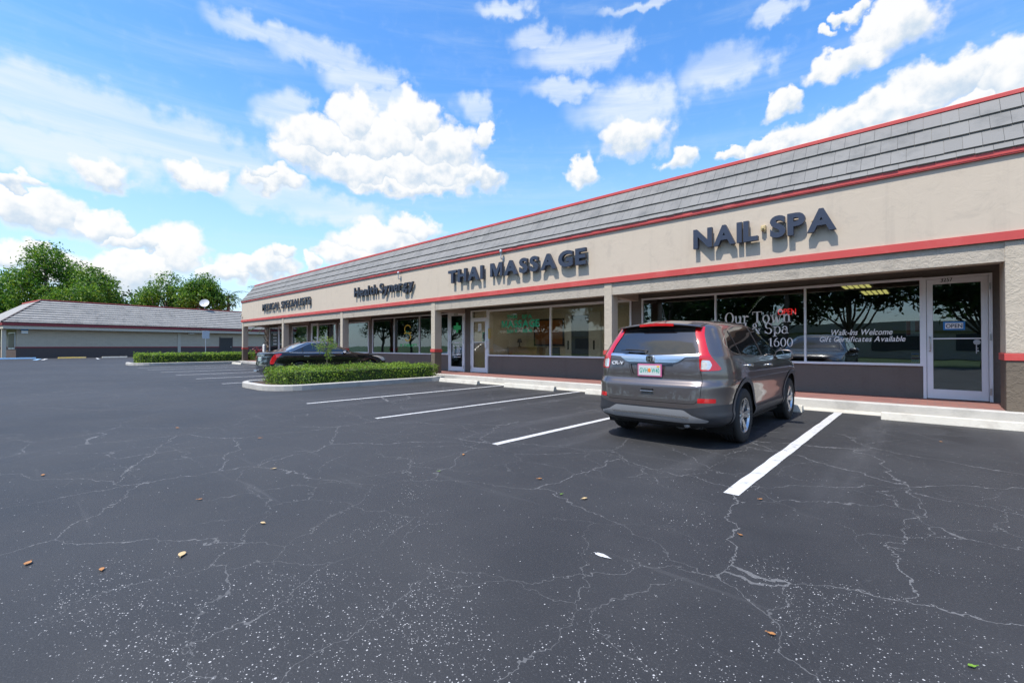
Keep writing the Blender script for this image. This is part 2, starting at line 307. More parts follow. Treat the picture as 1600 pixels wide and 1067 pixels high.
# ------------------------------------------------------------------ geometry helpers
class MB:
    def __init__(s): s.v = []; s.f = []; s.mi = []
    def add(s, vs, fs, mi=0):
        b = len(s.v); s.v += [tuple(p) for p in vs]; s.f += [tuple(i + b for i in f) for f in fs]; s.mi += [mi] * len(fs); return s
    def box(s, x0, x1, y0, y1, z0, z1, mi=0):
        return s.add([(x0, y0, z0), (x1, y0, z0), (x1, y1, z0), (x0, y1, z0), (x0, y0, z1), (x1, y0, z1), (x1, y1, z1), (x0, y1, z1)],
              [(0, 3, 2, 1), (4, 5, 6, 7), (0, 1, 5, 4), (1, 2, 6, 5), (2, 3, 7, 6), (3, 0, 4, 7)], mi)
    def prism(s, pts, axis, a0, a1, mi=0):
        """extrude a 2D outline: axis 'x' pts=(y,z), 'y' pts=(x,z), 'z' pts=(x,y)"""
        def P(p, a): return (a, p[0], p[1]) if axis == 'x' else (p[0], a, p[1]) if axis == 'y' else (p[0], p[1], a)
        n = len(pts)
        return s.add([P(p, a0) for p in pts] + [P(p, a1) for p in pts], [tuple(range(n))[::-1], tuple(range(n, 2 * n))] + [(i, (i + 1) % n, n + (i + 1) % n, n + i) for i in range(n)], mi)
    def tube(s, pts, rad, seg=8, mi=0, cap=True):
        pts = [Vector(p) for p in pts]; n = len(pts)
        rad = rad if hasattr(rad, '__len__') else [rad] * n
        up = Vector((0, 0, 1)); rings = []
        for i, p in enumerate(pts):
            t = (pts[min(i + 1, n - 1)] - pts[max(i - 1, 0)]).normalized()
            a = t.cross(up if abs(t.z) < .95 else Vector((1, 0, 0))).normalized(); b = t.cross(a)
            rings.append([p + (a * math.cos(k * 2 * math.pi / seg) + b * math.sin(k * 2 * math.pi / seg)) * rad[i] for k in range(seg)])
        vs = [q for r in rings for q in r]
        fs = [(i * seg + k, i * seg + (k + 1) % seg, (i + 1) * seg + (k + 1) % seg, (i + 1) * seg + k) for i in range(n - 1) for k in range(seg)]
        if cap: fs += [tuple(range(seg))[::-1], tuple((n - 1) * seg + k for k in range(seg))]
        return s.add(vs, fs, mi)
    def lathe(s, prof, c=(0, 0, 0), axis='z', seg=24, mi=0):
        n = len(prof); vs = []
        for k in range(seg):
            a = k * 2 * math.pi / seg; ca, sa = math.cos(a), math.sin(a)
            for r, h in prof:
                p = (r * ca, r * sa, h) if axis == 'z' else (h, r * ca, r * sa) if axis == 'x' else (r * ca, h, r * sa)
                vs.append((p[0] + c[0], p[1] + c[1], p[2] + c[2]))
        fs = [(k * n + i, k * n + i + 1, ((k + 1) % seg) * n + i + 1, ((k + 1) % seg) * n + i) for k in range(seg) for i in range(n - 1)]
        return s.add(vs, fs, mi)
    def quads(s, qs, mi=0):
        for q in qs: s.add(q, [tuple(range(len(q)))], mi)
        return s
    def build(s, name, mats, parent=None, smooth=False, bevel=0, label=None, cat=None, group=None, kind=None, recalc=True, loc=None, origin=None):
        me = bpy.data.meshes.new(name)
        off = Vector((0, 0, 0))
        if parent is not None: off = root_loc(parent)
        elif origin is not None: off = Vector(origin)
        me.from_pydata([tuple(Vector(p) - off) for p in s.v], [], s.f)
        mats = mats if isinstance(mats, (list, tuple)) else [mats]
        for m in mats: me.materials.append(m)
        if len(mats) > 1: me.polygons.foreach_set('material_index', s.mi)
        if recalc:
            bm = bmesh.new(); bm.from_mesh(me); bmesh.ops.recalc_face_normals(bm, faces=bm.faces); bm.to_mesh(me); bm.free()
        if smooth: me.shade_smooth()
        o = bpy.data.objects.new(name, me); COL.objects.link(o)
        if parent is not None: o.parent = parent
        elif origin is not None: o.location = origin
        if bevel:
            b = o.modifiers.new('bevel', 'BEVEL'); b.width = bevel; b.segments = 2; b.limit_method = 'ANGLE'; b.angle_limit = R(40)
        tag(o, label, cat, group, kind); return o
def root_loc(o):
    while o.parent is not None: o = o.parent
    return Vector(o.location)
def tag(o, label=None, cat=None, group=None, kind=None):
    if label: o['label'] = label
    if cat: o['category'] = cat
    if group: o['group'] = group
    if kind: o['kind'] = kind
    return o
def thing(name, loc, label, cat, group=None, rot=0):
    o = bpy.data.objects.new(name, None); COL.objects.link(o); o.location = loc; o.rotation_euler = (0, 0, rot); o.empty_display_size = .2
    return tag(o, label, cat, group)
_gl = {}
def glyph(ch, bold=0.0, depth=.1):
    """mesh of one character: cap height 1, lying in x/y, front towards +z"""
    k = (ch, bold, depth)
    if ch == 'M' and bold > .015:
        b = MB(); w = .10 + bold * 2.2; P = [(0, 0), (0, 1), (w * 1.45, 1), (.52, .40), (1.04 - w * 1.45, 1), (1.04, 1), (1.04, 0), (1.04 - w, 0), (1.04 - w, .68), (.60, 0), (.44, 0), (w, .68), (w, 0)]
        b.prism([(p[0], p[1]) for p in P], 'z', -.365 * depth / .73 * .73, .365 * depth); _gl[k] = (b.v, b.f, 1.04)
    if k not in _gl:
        c = bpy.data.curves.new('glyph', 'FONT'); c.body = ch; c.size = 1; c.extrude = depth / 2 * .73 if depth else 0; c.offset = bold; c.resolution_u = 4
        o = bpy.data.objects.new('glyph', c); COL.objects.link(o)
        me = bpy.data.meshes.new_from_object(o.evaluated_get(bpy.context.evaluated_depsgraph_get()))
        vs = [tuple(x / .73 for x in v.co) for v in me.vertices]; fs = [tuple(p.vertices) for p in me.polygons]
        bpy.data.objects.remove(o); bpy.data.curves.remove(c); bpy.data.meshes.remove(me)
        x0 = min(v[0] for v in vs); x1 = max(v[0] for v in vs)
        _gl[k] = ([(v[0] - x0, v[1], v[2]) for v in vs], fs, x1 - x0)
    return _gl[k]
def word(s, x0, x1, bold=0.0, depth=.1, gap=.09, space=.45):
    """characters laid out between x0 and x1 -> [(char, x, xscale, verts, faces)]"""
    x = 0; out = []
    for ch in s:
        if ch == ' ': x += space; continue
        v, f, w = glyph(ch, bold, depth); out.append((ch, x, v, f, w)); x += w + gap
    k = (x1 - x0) / (x - gap)
    return [(ch, x0 + px * k, k, v, f, w) for ch, px, v, f, w in out]
def flat_text(mb, s, x0, x1, z, h, y, bold=0., th=.003, shear=0., gap=.09, space=.4, mi=0):
    for ch, px, k, v, f, w in word(s, x0, x1, bold, .1, gap, space):
        mb.add([(px + p[0] * k + shear * p[1] * h, y - p[2] * th / .1, z + p[1] * h) for p in v], f, mi)
    return mb

# ------------------------------------------------------------------ ground
def sheet(name, mat, x0, x1, y0, y1, z, n=1):
    b = MB()
    b.add([(x0, y0, z), (x1, y0, z), (x1, y1, z), (x0, y1, z)], [(0, 1, 2, 3)]); return b.build(name, mat, kind='structure')
sheet('ground', M['grass'], -700, 700, -700, 700, -.02)
sheet('parking_lot', M['asphalt'], -69, 40, -12, 45, 0)
# walkway with its kerb
b = MB(); b.prism([(10.45, -.01), (10.45, .155), (10.47, .17), (10.63, .17), (10.63, -.01)], 'x', -36.2, 8.5)
for k in range(15):
    pass
kb = b.build('kerb', M['concrete'], kind='structure')
b = MB(); b.box(-36.2, 8.5, 10.63, 12.12, -.01, .168); b.build('pavement', M['paver'], kind='structure')
b = MB(); b.box(-12.3, 8.5, 9.98, 10.45, -.01, .006); b.build('gutter', M['white_concrete'], kind='structure')
# stall lines
near = [(-1.24, -1.12, 3.90, 9.95), (-3.94, -3.84, 3.92, 9.95), (-6.77, -6.68, 4.0, 9.95), (-9.55, -9.45, 4.05, 9.95)]
far = [(x, x + .1, 4.35, 9.9) for x in (-16.5, -19.62, -22.72, -25.62, -28.72, -31.6)]
for x0, x1, y0, y1 in near + far:
    b = MB(); n = 24; rnd = random.Random(int(x0 * 100)); L = [];
    for i in range(n + 1):
        y = y0 + (y1 - y0) * i / n; e = rnd.uniform(-.006, .006); L.append(((x0 + e, y), (x1 + e * .5, y)))
    b.add([(p[0], p[1], .004) for l in L for p in l], [(2 * i, 2 * i + 1, 2 * i + 3, 2 * i + 2) for i in range(n)]); b.build('parking_line', M['line'], kind='structure')

rnd = random.Random(77); b = MB(); n = 22; pts_ = [(-1.38 + .06 * math.cos(k * 6.2832 / n) * rnd.uniform(.6, 1.25), 2.264 + .016 * math.sin(k * 6.2832 / n) * rnd.uniform(.5, 1.3), .004) for k in range(n)]
b.add(pts_, [tuple(range(n))]); b.build('paint_spot', M['line'], kind='structure')
def wheel_stop(x0, x1, y, label, mat='white_concrete', ax='x', group='concrete wheel stops'):
    b = MB(); b.prism([(y, 0), (y + .035, .115), (y + .05, .125), (y + .12, .125), (y + .135, .115), (y + .17, 0)], 'x', x0, x1)
    o = b.build('wheel_stop', M[mat], bevel=.012, label=label, cat='wheel stop', group=group, origin=((x0 + x1) / 2, y + .085, 0))
    return o
wheel_stop(-.56, 1.30, 9.47, 'white concrete wheel stop in the empty stall in front of door 3257')
wheel_stop(-3.45, -1.66, 9.52, 'white concrete wheel stop in front of the parked grey SUV')
wheel_stop(-6.3, -4.5, 9.55, 'white concrete wheel stop in the first empty stall left of the grey SUV')
wheel_stop(-9.1, -7.28, 9.55, 'white concrete wheel stop below the massage shop window, middle of three left of the SUV')
wheel_stop(-12.1, -10.25, 9.55, 'white concrete wheel stop beside the right end of the hedge island')
wheel_stop(-34.2, -32.4, 9.6, 'white concrete wheel stop at the far end beside the last column')

# ------------------------------------------------------------------ strip mall
SM = thing('shopping_strip', (-14, 12, 0), 'long beige strip mall with red trim, grey tile mansard and shaded arcade of shops', 'building')
XL, XR = -35.45, 8.2
def bx(name, mat, x0, x1, y0, y1, z0, z1, parent=SM, bevel=0, label=None):
    return MB().box(x0, x1, y0, y1, z0, z1).build(name, M[mat], parent, bevel=bevel, label=label)
bx('fascia', 'fascia', XL, XR, 10.55, 10.80, 3.0, 4.33)
MB().box(XL, XL + .25, 10.80, 30, 3.0, 4.33).build('fascia', M['fascia'], SM)
b = MB(); xs_ = [XL - .05] + [XL + 3.05 * k for k in range(1, 15)] + [XR]
for a_, c_ in zip(xs_, xs_[1:]): b.box(a_ + .002, c_ - .002, 10.52, 10.549, 2.865, 3.008)
for a_ in xs_[1:-1]: b.box(a_ - .03, a_ + .03, 10.517, 10.5195, 2.868, 3.005)
b.box(XL - .05, XL - .001, 10.549, 30, 2.865, 3.008); b.build('trim_band', M['red'], SM, bevel=.006)
bx('beam', 'beam', XL + .04, XR, 10.578, 10.86, 2.545, 2.90)
MB().box(XL + .04, XL + .25, 10.86, 30, 2.545, 2.90).build('beam', M['beam'], SM)
bx('soffit', 'soffit', XL + .25, XR, 10.86, 12.15, 2.80, 2.84)
b = MB(); b.box(XL - .03, XR, 10.508, 10.549, 4.215, 4.31); b.box(XL - .035, XR, 10.500, 10.508, 4.235, 4.30); b.box(XL - .03, XL - .002, 10.549, 30, 4.215, 4.31); b.build('drip_edge', M['red'], SM)
# mansard roof of separate flat tiles
def mansard(name, parent, org, rotz, length, y0, z0, y1, z1, courses, tw, hipL=True, hipR=True, rnd=None, th=.031, is_local=False, mat='tile', g=.002):
    """tiles along local x from 0..length; slope from (y0,z0) up to (y1,z1)"""
    rnd = rnd or random.Random(5); b = MB(); D = Vector((0, y1 - y0, z1 - z0)); Ls = D.length; D.normalize(); Nn = Vector((0, -D.z, D.y))
    ca, sa = math.cos(rotz), math.sin(rotz)
    def W(x, s, n):
        p = Vector((x, y0, z0)) + D * s + Nn * n
        return (org[0] + p.x * ca - p.y * sa, org[1] + p.x * sa + p.y * ca, org[2] + p.z)
    s = 0
    b.add([W(0, 0, -.01), W(length, 0, -.01), W(length - (hipR and D.y * Ls or 0), Ls, -.01), W(hipL and D.y * Ls or 0, Ls, -.01)], [(0, 1, 2, 3)])
    for ci, ex in enumerate(courses):
        xa = D.y * s if hipL else 0; xb = length - (D.y * s if hipR else 0)
        xt0 = D.y * (s + ex) if hipL else 0; xt1 = length - (D.y * (s + ex) if hipR else 0)
        x = xa - rnd.uniform(0, tw)
        while x < xb:
            w = tw * rnd.uniform(.9, 1.12)
            p0, p1 = max(x + g, xa), min(x + w - g, xb)
            q0, q1 = max(p0, xt0), min(p1, xt1)
            if p1 - p0 > .02 and q1 - q0 > .01:
                j = rnd.uniform(-.004, .004); lo = th + .012 + j; hi = .006; e = rnd.uniform(-.008, .004)
                b.add([W(p0, s + e - .03, 0), W(p1, s + e - .03, 0), W(p1, s + e - .03, lo), W(p0, s + e - .03, lo), W(q0, s + ex, hi), W(q1, s + ex, hi)],
                      [(0, 1, 2, 3), (3, 2, 5, 4), (0, 3, 4), (1, 5, 2)])
            x += w
        s += ex
    if is_local:
        o = b.build(name, M[mat]); o.parent = parent; return o
    return b.build(name, M[mat], parent)
mansard('roof', SM, (XL - .05, 0, 0), 0, XR - XL + .05, 10.525, 4.33, 11.20, 5.40, [.16, .37, .375, .375], .225, True, False)
# left return of the mansard (faces away) and flat roof
b = MB(); b.add([(XL - .05, 10.505, 4.325), (XL - .05, 30, 4.325), (XL + .65, 30, 5.40), (XL + .65, 11.2, 5.40)], [(0, 1, 2, 3)]); b.build('roof', M['tile'], SM)
bx('flat_roof', 'gravelroof', XL + .7, XR, 11.3, 30, 5.1, 5.2)
b = MB(); b.box(XL + .60, XR, 11.16, 11.34, 5.385, 5.465); b.box(XL + .60, XL + .78, 11.34, 30, 5.385, 5.465); b.build('coping', M['red'], SM, bevel=.008)
# columns
def column(x0, x1, y0=10.556, y1=10.88, zt=2.863):
    c = MB().box(x0, x1, y0, y1, 1.08, zt).build('column', M['column'], SM, bevel=.012)
    MB().box(x0, x1, y0, y1, .165, .968).build('base', M['column_low'], c, bevel=.012)
    MB().box(x0 - .018, x1 + .018, y0 - .018, y1 + .018, .968, 1.08).build('band', M['red'], c, bevel=.004)
for x0, x1 in ((-35.36, -35.12), (-28.26, -28.02), (-21.02, -20.79), (-13.85, -13.62), (-6.345, -6.115)): column(x0, x1)
column(.92, 1.72, 10.565, 11.3)
for x in (-28.14, -20.9, -13.73, -6.22): bx('cross_beam', 'soffit', x - .09, x + .09, 10.87, 12.09, 2.50, 2.80)
# storefront wall
def wall(x0, x1, z0=.16, z1=2.82): return bx('wall', 'wallbrown', x0, x1, 12.11, 12.30, z0, z1)
for x0, x1 in ((.893, 1.9), (-6.36, -6.03), (-13.66, -13.30), (-21.03, -20.66), (-24.55, -24.2), (-28.3, -27.75), (-31.95, -30.6), (-34.78, -34.55), (7.4, XR)): wall(x0, x1)
WT = 2.56
for x0, x1 in ((-34.78, .893),): bx('wall', 'wallbrown', x0, x1, 12.112, 12.298, WT, 2.82)
bx('wall', 'wallbrown', 1.9, XR, 12.112, 12.298, WT, 2.82)
bx('wall', 'wallbrown', -34.78, -34.6, 12.30, 30, .0, 5.1); bx('wall', 'wallbrown', XR - .2, XR, 12.30, 30, 0, 5.1); bx('wall', 'wallbrown', -34.6, XR - .2, 29.8, 30, 0, 5.1)
def window(x0, x1, mulls, z0, z1, glass='glass', top=.05, sillwall=True):
    """aluminium shop window; sill wall below it"""
    if sillwall: bx('wall', 'wallbrown', x0 - .002, x1 + .002, 12.113, 12.297, .16, z0)
    f = MB(); Y0, Y1 = 12.065, 12.16; w = .045
    f.box(x0, x1, Y0, Y1, z0, z0 + .05); f.box(x0, x1, Y0, Y1, z1 - top, z1)
    xs = [x0] + list(mulls) + [x1]
    f.box(x0, x0 + w, Y0, Y1, z0 + .05, z1 - top); f.box(x1 - w, x1, Y0, Y1, z0 + .05, z1 - top)
    for m in mulls: f.box(m - w / 2, m + w / 2, Y0, Y1, z0 + .05, z1 - top); f.box(m - .008, m + .008, Y0 - .012, Y0, z0 + .05, z1 - top)
    wo = f.build('window', M['alu'], SM, bevel=.004)
    for i in range(len(xs) - 1):
        a = xs[i] + (w if i == 0 else w / 2); c = xs[i + 1] - (w if i == len(xs) - 2 else w / 2)
        MB().box(a, c, 12.10, 12.108, z0 + .05, z1 - top).build('pane', M[glass], wo)
    return wo
def door(x0, x1, ztop, leaftop=None, glass='glass', hinge='R', stile=.09, bottom=.19):
    Y0, Y1 = 12.06, 12.17; f = MB(); w = .05; zb = .17
    f.box(x0, x0 + w, Y0, Y1, zb, ztop); f.box(x1 - w, x1, Y0, Y1, zb, ztop); f.box(x0 + w, x1 - w, Y0, Y1, ztop - .04, ztop)
    lt = leaftop or ztop - .045
    if leaftop: f.box(x0 + w, x1 - w, Y0, Y1, lt, lt + .05)
    fo = f.build('door_frame', M['alu'], SM, bevel=.004)
    if leaftop: MB().box(x0 + w, x1 - w, 12.10, 12.108, lt + .05, ztop - .04).build('pane', M[glass], fo)
    d = MB(); a, c = x0 + w + .006, x1 - w - .006; y0, y1 = 12.075, 12.125
    d.box(a, a + stile, y0, y1, zb + .01, lt); d.box(c - stile, c, y0, y1, zb + .01, lt); d.box(a + stile, c - stile, y0, y1, zb + .01, zb + bottom); d.box(a + stile, c - stile, y0, y1, lt - .10, lt)
    do = d.build('door', M['alu'], SM, bevel=.004)
    MB().box(a + stile, c - stile, 12.098, 12.106, zb + bottom, lt - .10).build('pane', M[glass], do)
    MB().box(a + stile, c - stile, 12.07, 12.09, 1.33, 1.352).build('push_bar', M['alu'], do)
    hx = a + stile * .45 if hinge == 'R' else c - stile * .45
    MB().tube([(hx, 12.08, 1.10), (hx + .005, 12.02, 1.10), (hx + .012, 12.015, 1.14), (hx + .012, 12.015, 1.33), (hx + .005, 12.02, 1.37), (hx, 12.08, 1.37)], .011, 8).build('handle', M['steel'], do, smooth=True)
    kx = x1 - w * .6 if hinge == 'R' else x0 + w * .6
    for z in (.36, 1.36, 2.30): MB().box(kx - .012, kx + .012, 12.045, 12.06, z - .06, z + .06).build('hinge', M['steel'], fo)
    return fo, do
window(-6.03, -.056, [-3.995, -2.036], .80, 2.555)
door(-.056, .893, 2.545)
window(-12.34, -6.36, [-9.335], .82, 2.57, 'glass_clear', top=.075)
door(-13.29, -12.34, 2.585, 2.245, 'glass_clear', hinge='L')
door(-14.66, -13.66, 2.575, None)
window(-20.66, -14.66, [-18.70, -16.69], .83, 2.57)
window(-24.2, -21.03, [], .83, 2.47)
bx('wall', 'wallbrown', -24.2, -21.03, 12.113, 12.297, 2.47, 2.56)
window(-26.82, -24.55, [], .83, 2.50); bx('wall', 'wallbrown', -26.82, -24.55, 12.113, 12.297, 2.50, 2.56)
door(-27.75, -26.82, 2.56)
window(-30.6, -28.3, [], .83, 2.47); bx('wall', 'wallbrown', -30.6, -28.3, 12.113, 12.297, 2.47, 2.56)
door(-32.9, -31.95, 2.56)
window(-34.55, -32.9, [], .3, 2.50); bx('wall', 'wallbrown', -34.55, -32.9, 12.113, 12.297, 2.50, 2.56)
window(1.9, 7.4, [3.7, 5.5], .80, 2.555)
# rooms behind the glass
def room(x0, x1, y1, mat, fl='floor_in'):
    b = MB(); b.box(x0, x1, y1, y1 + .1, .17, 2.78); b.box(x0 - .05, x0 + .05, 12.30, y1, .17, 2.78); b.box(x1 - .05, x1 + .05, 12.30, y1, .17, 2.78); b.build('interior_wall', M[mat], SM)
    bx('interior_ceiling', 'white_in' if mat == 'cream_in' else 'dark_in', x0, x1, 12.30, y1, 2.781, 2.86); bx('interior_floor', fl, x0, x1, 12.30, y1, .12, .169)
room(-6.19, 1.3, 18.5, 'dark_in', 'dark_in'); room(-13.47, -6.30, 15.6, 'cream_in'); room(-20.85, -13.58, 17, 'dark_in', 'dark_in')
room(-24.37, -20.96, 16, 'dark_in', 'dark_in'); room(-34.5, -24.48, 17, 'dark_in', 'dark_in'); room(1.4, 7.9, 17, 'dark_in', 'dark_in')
bx('window_blind', 'white_in', -24.1, -21.1, 12.34, 12.37, .86, 2.44)
bx('window_blind', 'white_in', -30.5, -28.4, 12.34, 12.37, .86, 2.44)

# ------------------------------------------------------------------ channel letter signs
def sign(name, words, z, h, label, mat, yf=10.40, dep=.095, bold=.03, slab=False, gap=.09):
    x0 = words[0][1]; x1 = words[-1][2]
    r = thing(name, ((x0 + x1) / 2, yf + dep / 2, z), label, 'sign')
    for s, a, c in words:
        for ch, px, k, v, f, w in word(s, a, c, bold, .1, gap):
            b = MB(); b.add([(px + p[0] * k, yf + dep / 2 - p[2] * dep / .1, z + p[1] * h) for p in v], f)
            if slab and ch in 'THAIMEL':
                W = w * k; t = .085 * h; e = .05 * h
                spots = {'T': [(W / 2, .13 * h + e, 0)], 'H': [(.11 * W, .11 * h, 0), (.89 * W, .11 * h, 0), (.11 * W, .11 * h, 1), (.89 * W, .11 * h, 1)], 'A': [(.09 * W, .12 * h, 0), (.91 * W, .12 * h, 0)],
                         'I': [(W / 2, .19 * h, 0), (W / 2, .19 * h, 1)], 'M': [(.1 * W, .11 * h, 0), (.9 * W, .11 * h, 0)], 'E': [], 'L': []}[ch]
                for q, (cx, hw, tp) in enumerate(spots):
                    zz = z + (h - t if tp else 0); b.box(px + cx - hw - .01, px + cx + hw + .01, yf + .002, yf + dep - .002, zz - .001, zz + t)
            lo = b.build('letter', [M[mat]], r)
            cx = px + w * k / 2
            pegs = MB()
            zz = z + .5 * h; pegs.box(px + w * k * .12, px + w * k * .12 + .02, yf + dep * .9, 10.56, zz, zz + .02)
            pegs.build('mounting_peg', M['tan_box'], lo)
    return r
sign('shop_sign', [('NAIL', -3.92, -2.585), ('SPA', -2.36, -1.242)], 3.43, .418, 'dark blue raised letters reading NAIL SPA on the beige fascia', 'navy', bold=.04, gap=.07)
sign('shop_sign', [('THAI', -12.66, -10.87), ('MASSAGE', -10.53, -6.825)], 3.455, .435, 'dark blue raised slab letters reading THAI MASSAGE on the beige fascia', 'navy', bold=.04, gap=.16)
sign('shop_sign', [('Health', -19.47, -17.48), ('Synergy', -17.30, -14.83)], 3.46, .42, 'dark raised letters reading Health Synergy on the beige fascia', 'navy_dark', yf=10.43, dep=.07, bold=.025, gap=.12)
sign('shop_sign', [('MEDICAL', -31.14, -28.37), ('SPECIALISTS', -28.10, -24.16)], 3.42, .43, 'dark raised letters reading MEDICAL SPECIALISTS at the far end of the fascia', 'navy_dark', yf=10.44, dep=.06, bold=.015, gap=.14)
# junction box and sign lamps on the fascia
b = MB(); b.box(-2.545, -2.455, 10.46, 10.55, 3.61, 3.71); b.box(-2.525, -2.475, 10.43, 10.46, 3.635, 3.685); b.tube([(-2.475, 10.5, 3.61), (-2.475, 10.5, 3.57)], .02)
b.build('junction_box', M['tan_box'], label='small tan electrical box on the fascia between NAIL and SPA', cat='electrical box', bevel=.006, origin=(-2.475, 10.5, 3.61))
def stub(x, z, label, h=.2):
    b = MB(); b.box(x - .04, x + .04, 10.535, 10.55, z - .05, z + .05); b.tube([(x, 10.54, z), (x, 10.44, z), (x, 10.43, z + .03), (x, 10.43, z + h)], .018)
    r = thing('sign_lamp', (x, 10.54, z), label, 'lamp', 'lamp stubs on the fascia'); b.build('bracket', M['galv'], r, smooth=False)
    b = MB(); b.lathe([(0, 0), (.035, 0), (.05, .03), (.05, .09), (.03, .11), (0, .11)], (x, 10.43, z + h - .02), 'z', 12); b.build('lamp_head', M['galv'], r, smooth=True)
stub(-10.05, 3.99, 'small grey lamp stub on the fascia above THAI MASSAGE'); stub(-15.85, 3.93, 'small grey lamp stub on the fascia above Health Synergy'); stub(-35.2, 3.18, 'small grey lamp stub low on the fascia at the far corner', .12)

# ------------------------------------------------------------------ lettering on the shop windows
def ring(cx, cy, RX, RY, tx, ty, a0=0, a1=360, n=28):
    n = max(6, int(n * abs(a1 - a0) / 360)); L = []
    for i in range(n + 1):
        a = R(a0 + (a1 - a0) * i / n); L.append(((cx + RX * math.cos(a), cy + RY * math.sin(a)), (cx + (RX - tx) * math.cos(a), cy + (RY - ty) * math.sin(a))))
    return [(L[i][0], L[i + 1][0], L[i + 1][1], L[i][1]) for i in range(n)]
def rc(x0, y0, x1, y1): return [((x0, y0), (x1, y0), (x1, y1), (x0, y1))]
def dg(xa, ya, xb, yb, w): return [((xa, ya), (xa + w, ya), (xb + w, yb), (xb, yb))]
SER = {
 'O': (ring(.45, .5, .45, .53, .17, .06), .95), 'o': (ring(.33, .33, .33, .36, .13, .05), .70), '0': (ring(.34, .5, .32, .52, .13, .05), .72),
 'u': (rc(.08, .2, .22, .68) + rc(0, .63, .1, .68) + ring(.33, .22, .25, .23, .14, .08, 180, 360) + rc(.5, 0, .64, .68) + rc(.42, .63, .52, .68) + rc(.62, 0, .76, .05), .80),
 'r': (rc(.1, 0, .24, .68) + rc(0, .63, .12, .68) + rc(0, 0, .38, .05) + ring(.4, .46, .18, .23, .09, .1, 25, 160), .62),
 'T': (rc(.36, 0, .53, .96) + rc(0, .94, .89, 1) + rc(0, .72, .05, .96) + rc(.84, .72, .89, .96) + rc(.22, 0, .67, .05), .92),
 'w': (dg(.06, .68, .27, 0, .13) + dg(.33, 0, .5, .68, .06) + dg(.42, .68, .63, 0, .13) + dg(.69, 0, .88, .68, .06) + rc(0, .63, .28, .68) + rc(.38, .63, .62, .68) + rc(.80, .63, 1.02, .68), 1.05),
 'n': (rc(.1, 0, .24, .68) + rc(0, .63, .12, .68) + rc(0, 0, .34, .05) + ring(.40, .45, .24, .24, .14, .08, 0, 160) + rc(.5, 0, .64, .46) + rc(.42, 0, .74, .05), .78),
 'l': (rc(.1, 0, .24, 1.04) + rc(0, .99, .12, 1.04) + rc(0, 0, .34, .05), .38), 'i': (rc(.1, 0, .24, .68) + rc(0, .63, .12, .68) + rc(0, 0, .34, .05) + ring(.17, .88, .09, .09, .089, .089), .38),
 'N': (rc(.12, 0, .18, .98) + dg(.1, 1, .68, 0, .16) + rc(.78, 0, .84, 1) + rc(0, .95, .2, 1) + rc(.66, .95, .96, 1) + rc(0, 0, .30, .05), .98),
 'a': (ring(.27, .2, .26, .23, .12, .05) + rc(.42, 0, .56, .46) + ring(.31, .44, .25, .25, .14, .06, 0, 165) + rc(.54, 0, .64, .05), .68),
 '&': (ring(.38, .77, .2, .24, .1, .05) + ring(.34, .26, .34, .29, .14, .06, 60, 330) + dg(.22, .72, .72, 0, .16) + ring(.5, .42, .34, .42, .05, .05, -70, 0) + rc(.7, .44, .95, .49), 1.0),
 'S': (ring(.36, .74, .30, .28, .13, .06, 20, 270) + ring(.38, .26, .33, .29, .14, .06, -160, 90) + rc(.62, .72, .67, .98) + rc(.04, .02, .09, .3), .78),
 'p': (rc(.1, -.3, .24, .68) + rc(0, .63, .12, .68) + rc(0, -.3, .36, -.25) + ring(.42, .33, .29, .36, .13, .05), .76),
 '1': (rc(.2, 0, .35, 1) + dg(.02, .80, .2, .98, .06) + rc(.05, 0, .5, .05), .58), '6': (ring(.34, .33, .32, .34, .13, .05) + ring(.52, .40, .50, .62, .14, .06, 95, 183), .72)}
def serif_text(mb, s, x0, x1, z, h, y, th=.003):
    tot = sum(.30 if c == ' ' else SER[c][1] for c in s); k = (x1 - x0) / tot; x = x0
    for c in s:
        if c == ' ': x += .30 * k; continue
        for q in SER[c][0]:
            mb.prism([(x + p[0] * k, z + p[1] * h) for p in q], 'y', y - th, y)
        x += SER[c][1] * k
    return mb
YG = 12.099
def decal(name, mb, mat, label, cat='lettering', origin=None):
    c = np.mean(np.array(mb.v), axis=0); return mb.build(name, M[mat] if isinstance(mat, str) else mat, label=label, cat=cat, origin=tuple(c))
b = MB(); serif_text(b, 'Our Town', -3.77, -2.31, 1.755, .275, YG); decal('window_lettering', b, 'white', 'white serif lettering Our Town on the nail shop window, top line')
b = MB(); serif_text(b, 'Nail & Spa', -3.80, -2.36, 1.495, .25, YG); decal('window_lettering', b, 'white', 'white serif lettering ending in & Spa on the nail shop window, middle line')
b = MB(); serif_text(b, '1600', -2.79, -2.27, 1.185, .20, YG); decal('window_lettering', b, 'white', 'white serif digits 1600 on the nail shop window above the SUV mirror')
b = MB(); flat_text(b, 'Walk-Ins Welcome', -1.575, -.525, 1.434, .125, YG, .012, .003, .22); decal('window_lettering', b, 'white', 'white italic lettering Walk-Ins Welcome on the window beside door 3257')
b = MB(); flat_text(b, 'Gift Certificates Available', -1.775, -.325, 1.293, .115, YG, .012, .003, .22); decal('window_lettering', b, 'white', 'white italic lettering Gift Certificates Available on the window beside door 3257')
# neon OPEN inside the window
b = MB()
for ch, px, k, v, f, w in word('OPEN', -2.60, -2.23, .0, .1, .14): b.add([(px + p[0] * k, 12.16 - p[2] * .2, 1.93 + p[1] * .15) for p in v], f)
b.build('neon_sign', M['neon_red'], label='glowing red neon OPEN sign behind the nail shop window', cat='neon sign', origin=(-2.41, 12.16, 2.0))
